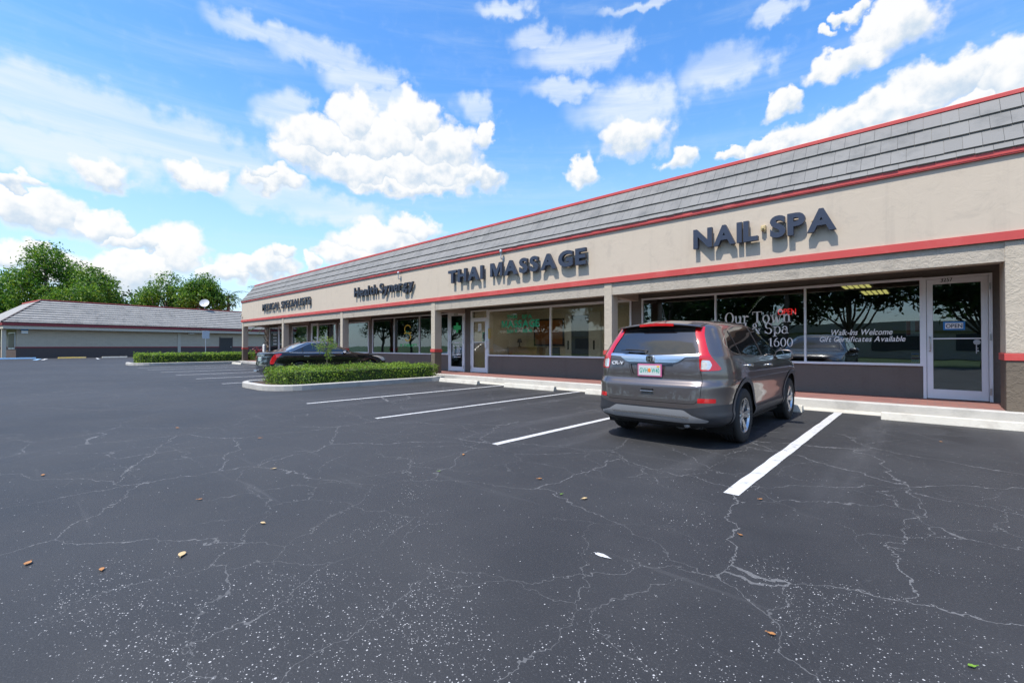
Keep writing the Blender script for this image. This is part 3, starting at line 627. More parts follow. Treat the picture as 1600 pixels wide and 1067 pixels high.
# OPEN plaque in the door, number, key, posters
r = thing('open_sign', (.385, 12.09, 1.6), 'blue and white OPEN plaque on the glass of door 3257', 'sign')
MB().box(.235, .535, 12.085, 12.097, 1.505, 1.665).build('plate', M['blue'], r); MB().box(.262, .508, 12.082, 12.0855, 1.53, 1.64).build('face', M['white'], r)
b = MB(); flat_text(b, 'OPEN', .272, .498, 1.548, .074, 12.0815, .02); b.build('lettering', M['navy'], r)
b = MB(); flat_text(b, '3257', .205, .37, 2.438, .078, 12.0735, .012); decal('house_number', b, 'black', 'small black number 3257 above the glass of the white door', 'number')
b = MB(); flat_text(b, '3253', -14.30, -14.06, 2.45, .085, 12.0735, .012); decal('house_number', b, 'black', 'small black number on top of the door with the green cross', 'number')
b = MB(); q = [(.69 + .05 * math.cos(a * .5236), 1.27 + .05 * math.sin(a * .5236)) for a in range(12)]; b.prism(q, 'y', 12.09, 12.096); b.box(.675, .69, 12.09, 12.096, 1.06, 1.22); b.box(.69, .715, 12.09, 12.096, 1.10, 1.12); b.box(.69, .71, 12.09, 12.096, 1.15, 1.165)
decal('key_sticker', b, 'galv', 'pale key shaped sticker on the glass of door 3257', 'sticker')
r = thing('poster', (-.205, 12.11, 1.55), 'red and white poster on the window next to door 3257', 'poster')
MB().box(-.31, -.105, 12.11, 12.114, 1.40, 1.71).build('sheet', M['paper'], r); b = MB(); b.box(-.305, -.24, 12.1085, 12.11, 1.42, 1.70); b.box(-.17, -.11, 12.1085, 12.11, 1.48, 1.70); b.build('print', M['red'], r)
r = thing('sticker', (-.175, 12.11, .95), 'small multicoloured sticker in the bottom corner of the window next to door 3257', 'sticker')
MB().box(-.235, -.115, 12.11, 12.113, .87, 1.06).build('sheet', M['paper'], r)
for z, m in ((.89, 'blue'), (.94, 'red'), (.985, 'yellow'), (1.02, 'blue')): MB().box(-.23, -.12, 12.108, 12.11, z, z + .03).build('print', M[m], r)
# massage shop
b = MB(); flat_text(b, 'MASSAGE', -11.62, -9.82, 1.875, .255, YG, .045); decal('window_lettering', b, 'green', 'big green lettering MASSAGE on the left massage shop pane')
b = MB(); flat_text(b, 'THAI', -11.36, -10.85, 2.19, .14, YG, .03); flat_text(b, 'SPA', -10.62, -10.14, 2.17, .14, YG, .03); decal('window_lettering', b, 'green', 'small green lettering above MASSAGE on the massage shop pane')
b = MB(); flat_text(b, '561-9', -11.36, -10.85, 1.675, .135, YG, .02); flat_text(b, '1114', -10.58, -10.14, 1.675, .135, YG, .02); decal('window_lettering', b, 'green', 'green telephone digits below MASSAGE on the massage shop pane')
r = thing('notice', (-12.79, 12.09, 1.92), 'white paper notice on the glass of the massage shop door', 'notice')
MB().box(-12.88, -12.70, 12.09, 12.095, 1.78, 2.07).build('sheet', M['paper'], r)
b = MB()
for k in range(7): b.box(-12.86, -12.73 - .02 * (k % 3), 12.0885, 12.09, 1.81 + k * .034, 1.82 + k * .034)
b.build('print', M['galv'], r)
r = thing('open_sign', (-12.6, 12.16, 1.53), 'green plaque hanging inside the massage shop door', 'sign')
MB().box(-12.72, -12.44, 12.15, 12.16, 1.37, 1.74).build('plate', M['green'], r); MB().box(-12.66, -12.50, 12.146, 12.15, 1.43, 1.68).build('face', M['dark_in'], r)
b = MB(); b.box(-12.27, -12.17, 12.03, 12.065, 1.48, 1.86); decal('door_plaque', b, 'brass', 'small brass plaque on the frame beside the massage shop door', 'plaque')
b = MB(); b.box(-12.42, -12.33, 12.0, 12.06, 1.12, 1.42); decal('door_lock', b, 'alu', 'white lock box on the edge of the massage shop door', 'lock')
# health shop
b = MB(); b.box(-14.195, -14.07, 12.09, 12.097, 1.74, 2.15); b.box(-14.35, -14.195, 12.09, 12.097, 1.86, 2.03); b.box(-14.07, -13.915, 12.09, 12.097, 1.86, 2.03); decal('cross_sticker', b, 'brightgreen', 'bright green cross on the glass door left of the massage shop', 'sticker')
b = MB()
b.box(-14.30, -13.99, 12.09, 12.096, 1.30, 1.335)
rnd = random.Random(4)
for k in range(9):
    z = 1.20 - k * .048; b.box(-14.42, -14.42 + rnd.uniform(.10, .17), 12.09, 12.096, z, z + .022); b.box(-14.17, -14.17 + rnd.uniform(.17, .30), 12.09, 12.096, z, z + .022)
b.box(-14.34, -13.92, 12.09, 12.096, .735, .755)
decal('price_list', b, 'white', 'white list of small print under the green cross on the glass door', 'lettering')
b = MB()
for q in ring(-17.62, 1.97, .27, .21, .06, .055, 20, 270) + ring(-17.62, 1.61, .27, .20, .06, .055, -150, 90): b.prism(q, 'y', 12.095, YG)
b.box(-17.90, -17.66, 12.095, YG, 1.76, 1.81); b.box(-17.58, -17.34, 12.095, YG, 1.77, 1.82)
decal('window_emblem', b, 'yellow', 'yellow round S shaped emblem on the middle health shop window', 'emblem')
b = MB(); b.box(-17.72, -17.67, 12.097, YG, 1.72, 1.90); b.box(-17.58, -17.53, 12.097, YG, 1.70, 1.88); b.box(-17.67, -17.58, 12.097, YG, 1.79, 1.83); decal('window_emblem', b, 'green', 'small green mark inside the yellow round emblem', 'emblem')
b = MB(); flat_text(b, 'IV THERAPY', -18.24, -16.9, 1.17, .13, YG, .03); decal('window_lettering', b, 'brightgreen', 'bright green line of lettering under the yellow emblem')
b = MB()
for k in range(4): flat_text(b, 'III', -33.85, -33.35, 1.95 - k * .22, .10, YG, .06, gap=.3)
decal('window_lettering', b, 'white', 'four short white lines of lettering on the far left shop window')
# furniture seen through the massage shop window
r = thing('reception_desk', (-12.6, 14.6, .17), 'light wood reception desk inside the massage shop', 'desk')
MB().box(-13.3, -11.75, 14.3, 14.36, .17, 1.12).build('front_panel', M['wood_in'], r); MB().box(-13.36, -11.69, 14.26, 14.9, 1.12, 1.16).build('top', M['wood_in'], r); MB().box(-13.3, -13.24, 14.36, 14.88, .17, 1.12).build('side_panel', M['wood_in'], r); MB().box(-11.81, -11.75, 14.36, 14.88, .17, 1.12).build('side_panel', M['wood_in'], r)
r = thing('painting', (-12.1, 15.57, 1.8), 'wide orange and brown painting on the cream wall inside the massage shop', 'painting')
MB().box(-12.95, -11.3, 15.56, 15.595, 1.2, 2.38).build('frame', M['door_dark'], r); MB().box(-12.87, -11.38, 15.55, 15.56, 1.28, 2.30).build('canvas', M['painting'], r)
r = thing('inner_door', (-10.5, 15.57, .17), 'dark glazed inner door between white jambs inside the massage shop', 'door')
MB().box(-10.9, -10.06, 15.55, 15.58, .2, 2.46).build('leaf', M['navy'], r); b = MB(); b.box(-11.2, -10.91, 15.53, 15.59, .17, 2.55); b.box(-10.05, -9.5, 15.53, 15.59, .17, 2.55); b.box(-10.91, -10.05, 15.53, 15.59, 2.46, 2.55); b.build('jamb', M['white_in'], r)
for x in (-11.05, -9.8): MB().box(x - .03, x + .03, 15.50, 15.53, 1.05, 1.42).build('handle', M['black'], r)
r = thing('chair', (-11.15, 14.5, .17), 'dark chair right of the reception desk inside the massage shop', 'chair')
MB().box(-11.4, -10.9, 14.25, 14.7, .60, .68).build('seat', M['navy'], r, bevel=.02); MB().box(-11.4, -10.9, 14.7, 14.76, .66, 1.15).build('backrest', M['navy'], r, bevel=.02)
for x in (-11.37, -10.95):
    for y in (14.28, 14.70): MB().box(x, x + .03, y, y + .03, .17, .60).build('leg', M['black'], r)
r = thing('table_lamp', (-12.95, 14.6, 1.16), 'small dark table lamp on the reception desk', 'lamp')
b = MB(); b.lathe([(0, 0), (.08, 0), (.08, .02), (.02, .04), (.02, .2), (0, .2)], (-12.95, 14.6, 1.16), 'z', 12); b.build('base', M['black'], r, smooth=True); b = MB(); b.lathe([(.06, .36), (.12, .19)], (-12.95, 14.6, 1.16), 'z', 14); b.build('lamp_shade', M['door_dark'], r, smooth=True)
for x, y, wx, wy, lab, par in ((-1.35, 14.6, .3, .6, 'lit yellowish ceiling light panel inside the nail shop, nearer the window', 1), (-1.1, 16.8, .3, .6, 'lit yellowish ceiling light panel deeper inside the nail shop', 1), (-11.4, 13.4, .6, .3, 'lit white ceiling light panel above the reception desk in the massage shop', 2), (-8.3, 13.4, .6, .3, 'added white ceiling light panel brightening the right end of the massage shop', 2)):  # the right-hand massage shop panel is added to brighten the room
    r = thing('ceiling_light', (x, y, 2.75), lab, 'ceiling light'); MB().box(x - wx - .03, x + wx + .03, y - wy - .03, y + wy + .03, 2.755, 2.78).build('frame', M['white_in'], r)
    b = MB(); n = 5
    for k in range(n):
        a = x - wx + 2 * wx * k / n; b.box(a + .02, a + 2 * wx / n - .02, y - wy, y + wy, 2.742, 2.7545)
    b.build('diffuser', M['lamp_on' if par == 1 else 'lamp_white'], r)

# ------------------------------------------------------------------ building across the far side of the lot
LB = thing('side_building', (-63.6, 0, 0), 'long low block building with pale tile roof and maroon eave across the lot', 'building', rot=R(9.5))
def lb(name, mat, x0, x1, y0, y1, z0, z1, parent=LB, bevel=0): return local_box(name, mat, x0, x1, y0, y1, z0, z1, parent, bevel)
def local(mb, name, mats, parent, **k):
    o = mb.build(name, mats, None, **k); o.parent = parent; return o
def local_box(name, mat, x0, x1, y0, y1, z0, z1, parent, bevel=0):
    return local(MB().box(x0, x1, y0, y1, z0, z1), name, M[mat], parent, bevel=bevel)
# local frame: wall plane x=0 facing +x, running along y
HB = -.02
lb('wall', 'lb_wall', -14, 0, -.15, 34, 1.12, 2.98); lb('wall', 'lb_base', -13.98, .012, -.17, 34, 0, 1.0); lb('trim_band', 'maroon', -13.97, .03, -.19, 34, 1.0, 1.119)
lb('eave_band', 'lb_soffit', -14.5, .75, -1.15, 34.5, 2.80, 3.10); lb('drip_edge', 'maroon', -14.5, .82, -1.22, 34.5, 3.10, 3.40)
ro = mansard('roof', LB, (0, 0, 0), 0, 35.8, 0, 0, 3.2, 2.42, [.29] + [.40] * 9 + [.13], .5, True, False, random.Random(9), .085, True, 'tile_pale', .001)
# turn the tile field so that it faces +x and runs along +y
ro.matrix_local = Matrix.Translation((.86, -1.25, 3.41)) @ Matrix.Rotation(R(90), 4, 'Z')
b = MB(); b.add([(.86, -1.25, 3.41), (-13, -1.25, 3.41), (-9.8, 1.95, 5.83), (-2.34, 1.95, 5.83)], [(0, 1, 2, 3)]); local(b, 'roof', M['tile_pale'], LB)
b = MB(); b.box(-2.55, -2.2, 1.85, 34.5, 5.80, 5.92); b.box(-9.9, -2.55, 1.85, 2.05, 5.80, 5.92); local(b, 'coping', M['maroon'] if False else M['red'], LB)
b = MB(); b.tube([(.88, -1.27, 3.44), (-2.34, 1.95, 5.86)], .09, 6); local(b, 'hip_cap', M['lb_base'], LB)
lb('pilaster', 'lb_soffit', .0, .06, 12.95, 13.25, 0, 2.80)
d_ = lb('door', 'door_dark', -.02, .04, 17.6, 19.0, .05, 2.25); local_box('door_frame', 'lb_base', .0, .055, 17.5, 17.6, .05, 2.33, LB); local_box('door_frame', 'lb_base', .0, .055, 19.0, 19.1, .05, 2.33, LB)
local_box('handle', 'steel', .04, .09, 18.85, 18.9, 1.0, 1.15, d_)
lb('pillar', 'lb_soffit', -.28, .0, -1.1, -.82, 0, 2.80)
b = MB(); b.box(-3.2, -.5, -.2, -.155, .9, 2.5); w_ = local(b, 'window', M['alu'], LB); local_box('pane', 'door_dark', -3.1, -.6, -.21, -.2, 1.0, 2.4, w_)
r = thing('wall_sign', (-63.5, .35, 2.6), 'small blue and white sign at the left end of the block building wall', 'sign', rot=R(9.5))
local_box('panel', 'blue', .04, .06, -.25, .25, .08, .40, r); local_box('panel', 'white', .04, .06, -.22, .22, -.22, .06, r)
# dish on its roof
def at_lb(x, y, z): c, s = math.cos(R(9.5)), math.sin(R(9.5)); return (-63.6 + x * c - y * s, x * s + y * c, z)
p = at_lb(-2.4, 16.8, 5.9); r = thing('satellite_dish', p, 'grey satellite dish on the ridge of the block building', 'satellite dish')
b = MB(); b.tube([(0, 0, 0), (0, 0, .70)], .04); b.tube([(0, 0, .6), (.3, -.15, .6), (.42, -.24, .78)], .018); local(b, 'mast', M['galv'], r)
b = MB(); n = 18; prof = [(0, 0)] + [(t * 1.05, .28 * t * t) for t in (.25, .5, .75, 1.0)]; b.lathe(prof, (0, 0, 0), 'x', n); dsh = local(b, 'reflector', M['dish'], r, smooth=True); dsh.scale = (.52,) * 3; dsh.location = (.05, 0, .78); dsh.rotation_euler = (0, R(-25), R(-30))
p = at_lb(.06, 14.3, 2.72); r = thing('wall_lamp', p, 'small white lamp under the eave of the block building', 'lamp'); b = MB(); b.box(0, .35, -.3, .3, -.06, .02); local(b, 'housing', M['white'], r, bevel=.02); b = MB(); b.box(.05, .32, -.26, .26, -.075, -.06); local(b, 'lens', M['paper'], r)
# parking sign
r = thing('parking_sign', (-47.8, 11.35, 0), 'small white sign on a thin post behind the far hedge island', 'sign')
b = MB(); b.tube([(0, 0, 0), (0, 0, 2.45)], .035, 8); local(b, 'post', M['galv'], r); b = MB(); b.box(.04, .055, -.28, .28, 1.85, 2.55); local(b, 'panel', M['dish'], r, bevel=.004)
# accessible bay and stops by the block building
wheel_r = R(90 + 9.5)
def far_stop(x, y, ln, mat, label):
    o = wheel_stop(-ln / 2, ln / 2, -.085, label, mat, group='far wheel stops'); o.rotation_euler = (0, 0, wheel_r); o.location = (x, y, 0)
far_stop(-61.2, -.1, 2.4, 'line_blue', 'blue wheel stop at the left end of the block building'); far_stop(-61.0, 3.5, 2.0, 'line_yellow', 'yellow wheel stop in front of the block building'); far_stop(-60.9, 6.6, 2.0, 'white_concrete', 'white wheel stop right of the yellow one by the block building')
def line(x0, y0, x1, y1, w, mat):
    d = Vector((x1 - x0, y1 - y0, 0)).normalized(); nn = Vector((-d.y, d.x, 0)) * w / 2
    b = MB(); b.add([(x0 + nn.x, y0 + nn.y, .004), (x0 - nn.x, y0 - nn.y, .004), (x1 - nn.x, y1 - nn.y, .004), (x1 + nn.x, y1 + nn.y, .004)], [(0, 1, 2, 3)]); b.build('parking_line', M[mat], kind='structure')
line(-55.8, .9, -60.6, 1.3, .28, 'line_blue'); line(-55.6, 1.35, -60.6, 1.75, .22, 'line'); line(-55.5, 4.9, -60.5, 5.2, .15, 'line'); line(-54.5, 8.2, -60.3, 8.6, .15, 'line'); line(-54.8, -2.0, -60.6, -1.6, .2, 'line_blue')

# ------------------------------------------------------------------ planting
def leaves(mb, n, sampler, size, rnd, aspect=.5, flat=0.3):
    """folded leaf-shaped faces scattered by sampler() -> (point, outward normal)"""
    for _ in range(n):
        p, nrm = sampler(); s = size * rnd.uniform(.6, 1.35)
        d = Vector((rnd.gauss(0, 1), rnd.gauss(0, 1), rnd.gauss(0, 1) + flat)); d = (d.normalized() + Vector(nrm) * .9).normalized()
        a = d.cross(Vector((rnd.gauss(0, 1), rnd.gauss(0, 1), rnd.gauss(0, 1)))).normalized(); c = d.cross(a); w = s * aspect
        p = Vector(p); f = d * w * .25
        mb.add([p - a * s * .5, p + c * w * .5 + f, p + a * s * .5, p - c * w * .5 + f], [(0, 1, 2), (0, 2, 3)])
def tree(name, loc, h, rad, label, seed, nl=5200, ls=.42, trunk_h=None, mat='leaf_tree', group=None, lobes=24, squash=.8, cat='tree'):
    rnd = random.Random(seed); r = thing(name, loc, label, cat, group); th = trunk_h or h * .3
    cz = (h + th) / 2 + .2; rz = (h - th) / 2
    L = []
    for k in range(lobes):
        u = rnd.uniform(-.75, 1); a = rnd.uniform(0, 2 * math.pi); q = math.sqrt(max(0, 1 - u * u)); e = rnd.uniform(.35, .80)
        L.append((Vector((rad * q * math.cos(a) * e, rad * q * math.sin(a) * e, cz + rz * u * e)), rad * rnd.uniform(.28, .46)))
    t = MB(); t.tube([(0, 0, -.1), (.05, .03, th * .5), (rnd.uniform(-.2, .2), rnd.uniform(-.2, .2), th), (0, 0, cz)], [h * .03, h * .024, h * .02, h * .008], 9)
    for c, lr in L[:10]:
        m = Vector((0, 0, th * rnd.uniform(.8, 1.15))); t.tube([m, m.lerp(c, .5) + Vector((0, 0, -.06 * h)), c], [h * .012, h * .008, h * .003], 6)
    local(t, 'trunk', M['bark'], r, smooth=True)
    b = MB()
    def smp():
        c, lr = rnd.choice(L); d = Vector((rnd.gauss(0, 1), rnd.gauss(0, 1), rnd.gauss(0, 1))).normalized(); k = lr * rnd.uniform(.55, 1.08) * (1 + .25 * math.sin(d.x * 5 + c.y) * math.sin(d.z * 6 + c.x))
        return c + Vector((d.x * k, d.y * k, d.z * k * squash)), d
    leaves(b, nl, smp, ls, rnd)
    local(b, 'crown', M[mat], r, recalc=False); return r
tree('broadleaf_tree', (-83.1, 2.3, 0), 14.3, 5.0, 'tall green tree behind the left roof end of the block building, highest of its row', 11, 12000, .34, group='trees behind the block building', trunk_h=3.4)
tree('broadleaf_tree', (-79.3, 6.6, 0), 12.9, 4.0, 'rounded green tree right of the highest one behind the block building', 12, 10000, .31, group='trees behind the block building', trunk_h=3.2)
tree('broadleaf_tree', (-92, -3.2, 0), 12.0, 4.6, 'green tree cut by the left edge of the picture behind the block building', 13, 8500, .38, group='trees behind the block building', trunk_h=2.6)
tree('broadleaf_tree', (-74.5, 4.6, 0), 8.6, 3.4, 'low bushy yellow green tree between the two tall ones over the roof', 17, 6500, .29, group='trees behind the block building', trunk_h=2.4)
tree('broadleaf_tree', (-83.2, 14.6, 0), 11.9, 4.6, 'broad green tree left of the satellite dish behind the ridge', 14, 10500, .33, group='trees behind the block building', trunk_h=3.2)
tree('broadleaf_tree', (-79, 18.3, 0), 11.5, 4.3, 'broad green tree behind the satellite dish', 15, 10500, .33, group='trees behind the block building', trunk_h=3.2)
tree('broadleaf_tree', (-100, 9, 0), 11.5, 6.5, 'dark distant tree seen in the gap between the tree groups', 16, 5000, .6, mat='leaf_dark', group='trees behind the block building', trunk_h=2)
tree('broadleaf_tree', (-72, -6.5, 0), 6.5, 3.2, 'dark leafy tree at the left picture edge beside the block building', 18, 3600, .34, group='trees behind the block building', trunk_h=1.2)
def shrub(loc, rx, ry, h, label, seed, n=1500, ls=.18, mat='leaf_hedge', name='shrub', cat='shrub'):
    rnd = random.Random(seed); r = thing(name, loc, label, cat); b = MB()
    def smp():
        d = Vector((rnd.gauss(0, 1), rnd.gauss(0, 1), abs(rnd.gauss(0, 1)))).normalized(); k = rnd.uniform(.6, 1.1); return (d.x * rx * k, d.y * ry * k, d.z * h * k), d
    leaves(b, n, smp, ls, rnd); local(b, 'foliage', M[mat], r, recalc=False)
    t = MB()
    for k in range(5):
        a = k * 1.26; t.tube([(0, 0, -.05), (rx * .5 * math.cos(a), ry * .5 * math.sin(a), h * .6)], [.03, .01], 5)
    local(t, 'stem', M['bark'], r); return r
shrub((-64.5, -3.2, 0), 1.7, 1.6, 1.5, 'bushy green shrub at the left corner of the block building', 21, 2200, .2)
shrub((-68.5, -4.4, 0), 2.0, 1.8, 2.4, 'taller shrub behind the corner shrub at the left picture edge', 22, 2200, .24)
def palm(loc, h, fl, label, seed, nf=16, tr=.17, group=None, boots=False):
    rnd = random.Random(seed); r = thing('palm_tree', loc, label, 'palm tree', group); t = MB(); n = 14
    t.tube([(.12 * math.sin(k * .2), .08 * math.sin(k * .3), h * k / n - .05 * (k == 0)) for k in range(n + 1)], [tr * (1.15 if k % 2 else .95) for k in range(n + 1)], 10)
    if boots:
        for k in range(60):
            a = k * 2.4; z = .35 + (h - .6) * k / 60; d = Vector((math.cos(a), math.sin(a), 0)); w = Vector((-d.y, d.x, 0)) * .06; q = d * tr + Vector((0, 0, z)); e = d * (tr + .13) + Vector((0, 0, z + .2))
            t.add([q - w, q + w, e + w * .6, e - w * .6, q - w + d * .0 - Vector((0, 0, .06))], [(0, 1, 2, 3), (0, 3, 4)])
    local(t, 'trunk', M['palm_bark'], r, smooth=not boots)
    for k in range(nf):
        a = k * 2.39996; el = rnd.uniform(-.5, 1.15); b = MB(); d = Vector((math.cos(a), math.sin(a), 0)); pts = []
        for j in range(8):
            s = j / 7; pts.append(Vector((.1, .05, h)) + d * fl * s * math.cos(el * (1 - .55 * s)) + Vector((0, 0, fl * (s * math.sin(el) - .62 * s * s))))
        b.tube(pts, [.025 * (1 - .8 * j / 7) for j in range(8)], 4)
        sd = Vector((-d.y, d.x, 0))
        for j in range(1, 8):
            for i in range(3):
                p = pts[j - 1].lerp(pts[j], (i + .5) / 3)
                for sg in (1, -1):
                    ln = fl * .30 * (1 - .5 * j / 8); e = p + sd * sg * ln * .8 + d * ln * .45 - Vector((0, 0, ln * rnd.uniform(.25, .6))); b.add([p, p + d * .05, e], [(0, 1, 2)])
        local(b, 'frond', M['frond'], r, recalc=False)
    return r
palm((-77.5, 21.3, 0), 8.6, 3.0, 'small palm with drooping fronds right of the trees behind the ridge', 31, group='palms')
palm((-84.5, 28.6, 0), 10.6, 2.8, 'distant palm showing between the ridge and the mansard corner', 32, group='palms')
palm((-39.6, 13.7, 0), 3.0, 1.7, 'short palm with rough boot covered trunk seen under the far end of the arcade', 33, 12, .19, boots=True)
r = thing('flower_pot', (-38.2, 12.6, 0), 'reddish potted plant at the foot of the short palm by the far arcade end', 'potted plant'); b = MB(); b.lathe([(0, 0), (.2, 0), (.28, .42), (.25, .42), (.22, .38), (0, .38)], (0, 0, 0), 'z', 16); local(b, 'pot', M['maroon'], r, smooth=True)
rnd = random.Random(6); b = MB(); leaves(b, 220, lambda: ((rnd.gauss(0, .2), rnd.gauss(0, .2), .5 + abs(rnd.gauss(0, .25))), (0, 0, 1)), .16, rnd); local(b, 'foliage', M['maroon'], r, recalc=False)
r = thing('bollard', (-37.0, 12.55, 0), 'white bollard standing past the far end of the arcade', 'bollard'); b = MB(); b.lathe([(.09, 0), (.09, 1.25), (.075, 1.31), (0, 1.33)], (0, 0, 0), 'z', 14); local(b, 'post', M['white'], r, smooth=True); b = MB(); b.lathe([(.14, 0), (.14, .05), (.09, .06)], (0, 0, 0), 'z', 14); local(b, 'base', M['concrete'], r)

def island(outline, hz, name_curb, hedge_poly, hh, label, seed, n, ls):
    """raised kerb ring with mulch, and one clipped hedge in it"""
    pts = [Vector((*p, 0)) for p in outline]; N = len(pts); c = sum(pts, Vector()) / N
    ins = []
    for i, p in enumerate(pts):
        a, bb = pts[i - 1], pts[(i + 1) % N]; t = (bb - a).normalized(); nn = Vector((-t.y, t.x, 0));
        if (c - p).dot(nn) < 0: nn = -nn
        ins.append((p, p + nn * .02, p + nn * .15, p + nn * .17))
    vs = []; fs = []
    for p, q, s, u in ins: vs += [(p.x, p.y, -.01), (p.x, p.y, hz - .02), (q.x, q.y, hz), (s.x, s.y, hz), (u.x, u.y, hz - .05)]
    for i in range(N):
        j = (i + 1) % N
        for k in range(4): fs.append((i * 5 + k, j * 5 + k, j * 5 + k + 1, i * 5 + k + 1))
    MB().add(vs, fs).build('kerb', M['concrete'], kind='structure')
    MB().add([(u.x, u.y, hz - .05) for _, _, _, u in ins], [tuple(range(N))]).build('planting_bed', M['soil'], kind='structure')
    rnd = random.Random(seed); hp = [Vector((*p, 0)) for p in hedge_poly]; c = sum(hp, Vector()) / len(hp)
    r = thing('hedge', (c.x, c.y, hz - .05), label, 'hedge', 'clipped hedges in the kerbed islands')
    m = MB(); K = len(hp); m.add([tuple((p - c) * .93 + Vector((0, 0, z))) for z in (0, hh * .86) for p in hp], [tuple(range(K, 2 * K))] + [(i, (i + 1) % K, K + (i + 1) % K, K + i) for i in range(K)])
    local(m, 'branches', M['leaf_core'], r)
    segs = [(hp[i] - c, hp[(i + 1) % K] - c) for i in range(K)]; ln = [(b_ - a_).length for a_, b_ in segs]; per = sum(ln)
    area = abs(sum(a_.x * b_.y - a_.y * b_.x for a_, b_ in segs)) / 2; b = MB()
    def inside(x, y):
        o = False
        for a_, b_ in segs:
            if (a_.y > y) != (b_.y > y) and x < (b_.x - a_.x) * (y - a_.y) / (b_.y - a_.y) + a_.x: o = not o
        return o
    xs = [p.x - c.x for p in hp]; ys = [p.y - c.y for p in hp]
    def smp():
        if rnd.random() < per * hh / (per * hh + area):
            i = rnd.choices(range(K), ln)[0]; a_, b_ = segs[i]; q = a_.lerp(b_, rnd.random()); t = (b_ - a_).normalized(); nn = Vector((t.y, -t.x, 0))
            if nn.dot(q) < 0: nn = -nn
            z = rnd.random() * hh; wob = .05 * math.sin(q.x * 3.1 + q.y * 2.3) + .03 * math.sin(q.y * 9 + z * 11)
            return q + nn * (rnd.uniform(-.10, .05) + wob) + Vector((0, 0, z)), nn
        while True:
            x, y = rnd.uniform(min(xs), max(xs)), rnd.uniform(min(ys), max(ys))
            if inside(x, y): break
        bump = .03 * math.sin(x * 4.3 + y * 3.7) + .025 * math.sin(y * 8.1)
        up = rnd.uniform(-.10, .05) + (rnd.random() < .06) * rnd.uniform(0, .10)
        return Vector((x, y, hh + bump + up)), Vector((0, 0, 1))
    leaves(b, n, smp, ls, rnd, .55); local(b, 'foliage', M['leaf_hedge'], r, recalc=False)
    return r
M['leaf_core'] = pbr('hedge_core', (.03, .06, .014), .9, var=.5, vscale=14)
def arc(cx, cy, r, a0, a1, n): return [(cx + r * math.cos(R(a0 + (a1 - a0) * i / n)), cy + r * math.sin(R(a0 + (a1 - a0) * i / n))) for i in range(n + 1)]
I1 = arc(-13.4, 5.35, .95, 0, -90, 7) + arc(-14.6, 5.35, .95, -90, -180, 7) + [(-15.55, 9.95)] + arc(-12.2, 9.2, .25, 90, 180, 1)[:1] + [(-12.35, 9.95), (-12.42, 9.6)]
I1 = arc(-13.42, 5.4, 1.0, 0, -90, 7) + arc(-14.55, 5.4, 1.0, -90, -180, 7) + [(-15.55, 9.97), (-12.3, 9.97), (-12.42, 9.5)]
island(I1, .15, 'kerb', [(-12.72, 5.45), (-13.15, 4.98), (-14.75, 4.98), (-15.2, 5.45), (-15.2, 10.1), (-12.78, 10.1)], .42, 'clipped green hedge in the kerbed island beside the black sedan', 41, 21000, .047)
I2 = arc(-35.2, 5.6, 1.0, 0, -90, 7) + arc(-39.3, 5.6, 1.0, -90, -180, 7) + [(-40.3, 10.9), (-34.2, 10.9)]
I2 = arc(-36.3, 5.7, 1.1, 0, -90, 6) + arc(-37.6, 5.7, 1.1, -90, -180, 6) + [(-38.7, 11.6), (-35.4, 11.6), (-35.2, 9.8)]
island(I2, .15, 'kerb', [(-35.55, 5.6), (-36.0, 5.0), (-37.9, 5.0), (-38.4, 5.6), (-38.4, 11.5), (-35.7, 11.5)], .58, 'long clipped hedge in the far kerbed island in front of the block building', 42, 11000, .085)
# young tree in the near island
def sapling(loc, h, label, seed):
    rnd = random.Random(seed); r = thing('young_tree', loc, label, 'tree'); t = MB(); t.tube([(0, 0, -.2), (.012, .01, h * .35), (-.01, .0, h * .6), (.0, .02, h * .97)], [.028, .024, .018, .005], 8); b = MB(); L = []
    for k in range(17):
        z = h * rnd.uniform(.45, .88); a = k * 2.4; q = rnd.uniform(.16, .40) * (1.15 - abs(z / h - .66) * 1.6); e = Vector((q * math.cos(a), q * math.sin(a), z + rnd.uniform(.04, .2))); t.tube([(0, 0, z - .10), (e.x * .5, e.y * .5, z + .02), e], [.009, .006, .003], 5); L.append((Vector((0, 0, z - .05)), e))
    local(t, 'trunk', M['bark'], r, smooth=True)
    def smp():
        a_, e = rnd.choice(L); return a_.lerp(e, rnd.uniform(.35, 1.1)) + Vector((rnd.gauss(0, .045), rnd.gauss(0, .045), rnd.gauss(0, .05))), Vector((0, 0, .3))
    leaves(b, 620, smp, .060, rnd, .42); local(b, 'crown', M['leaf_young'], r, recalc=False)
sapling((-14.55, 6.85, .1), 1.48, 'young thin tree with light green leaves rising from the near hedge', 43)
shrub((-37.6, 11.9, .1), .3, .3, .75, 'small bright leafed shrub sticking up at the right end of the far hedge', 44, 160, .16)
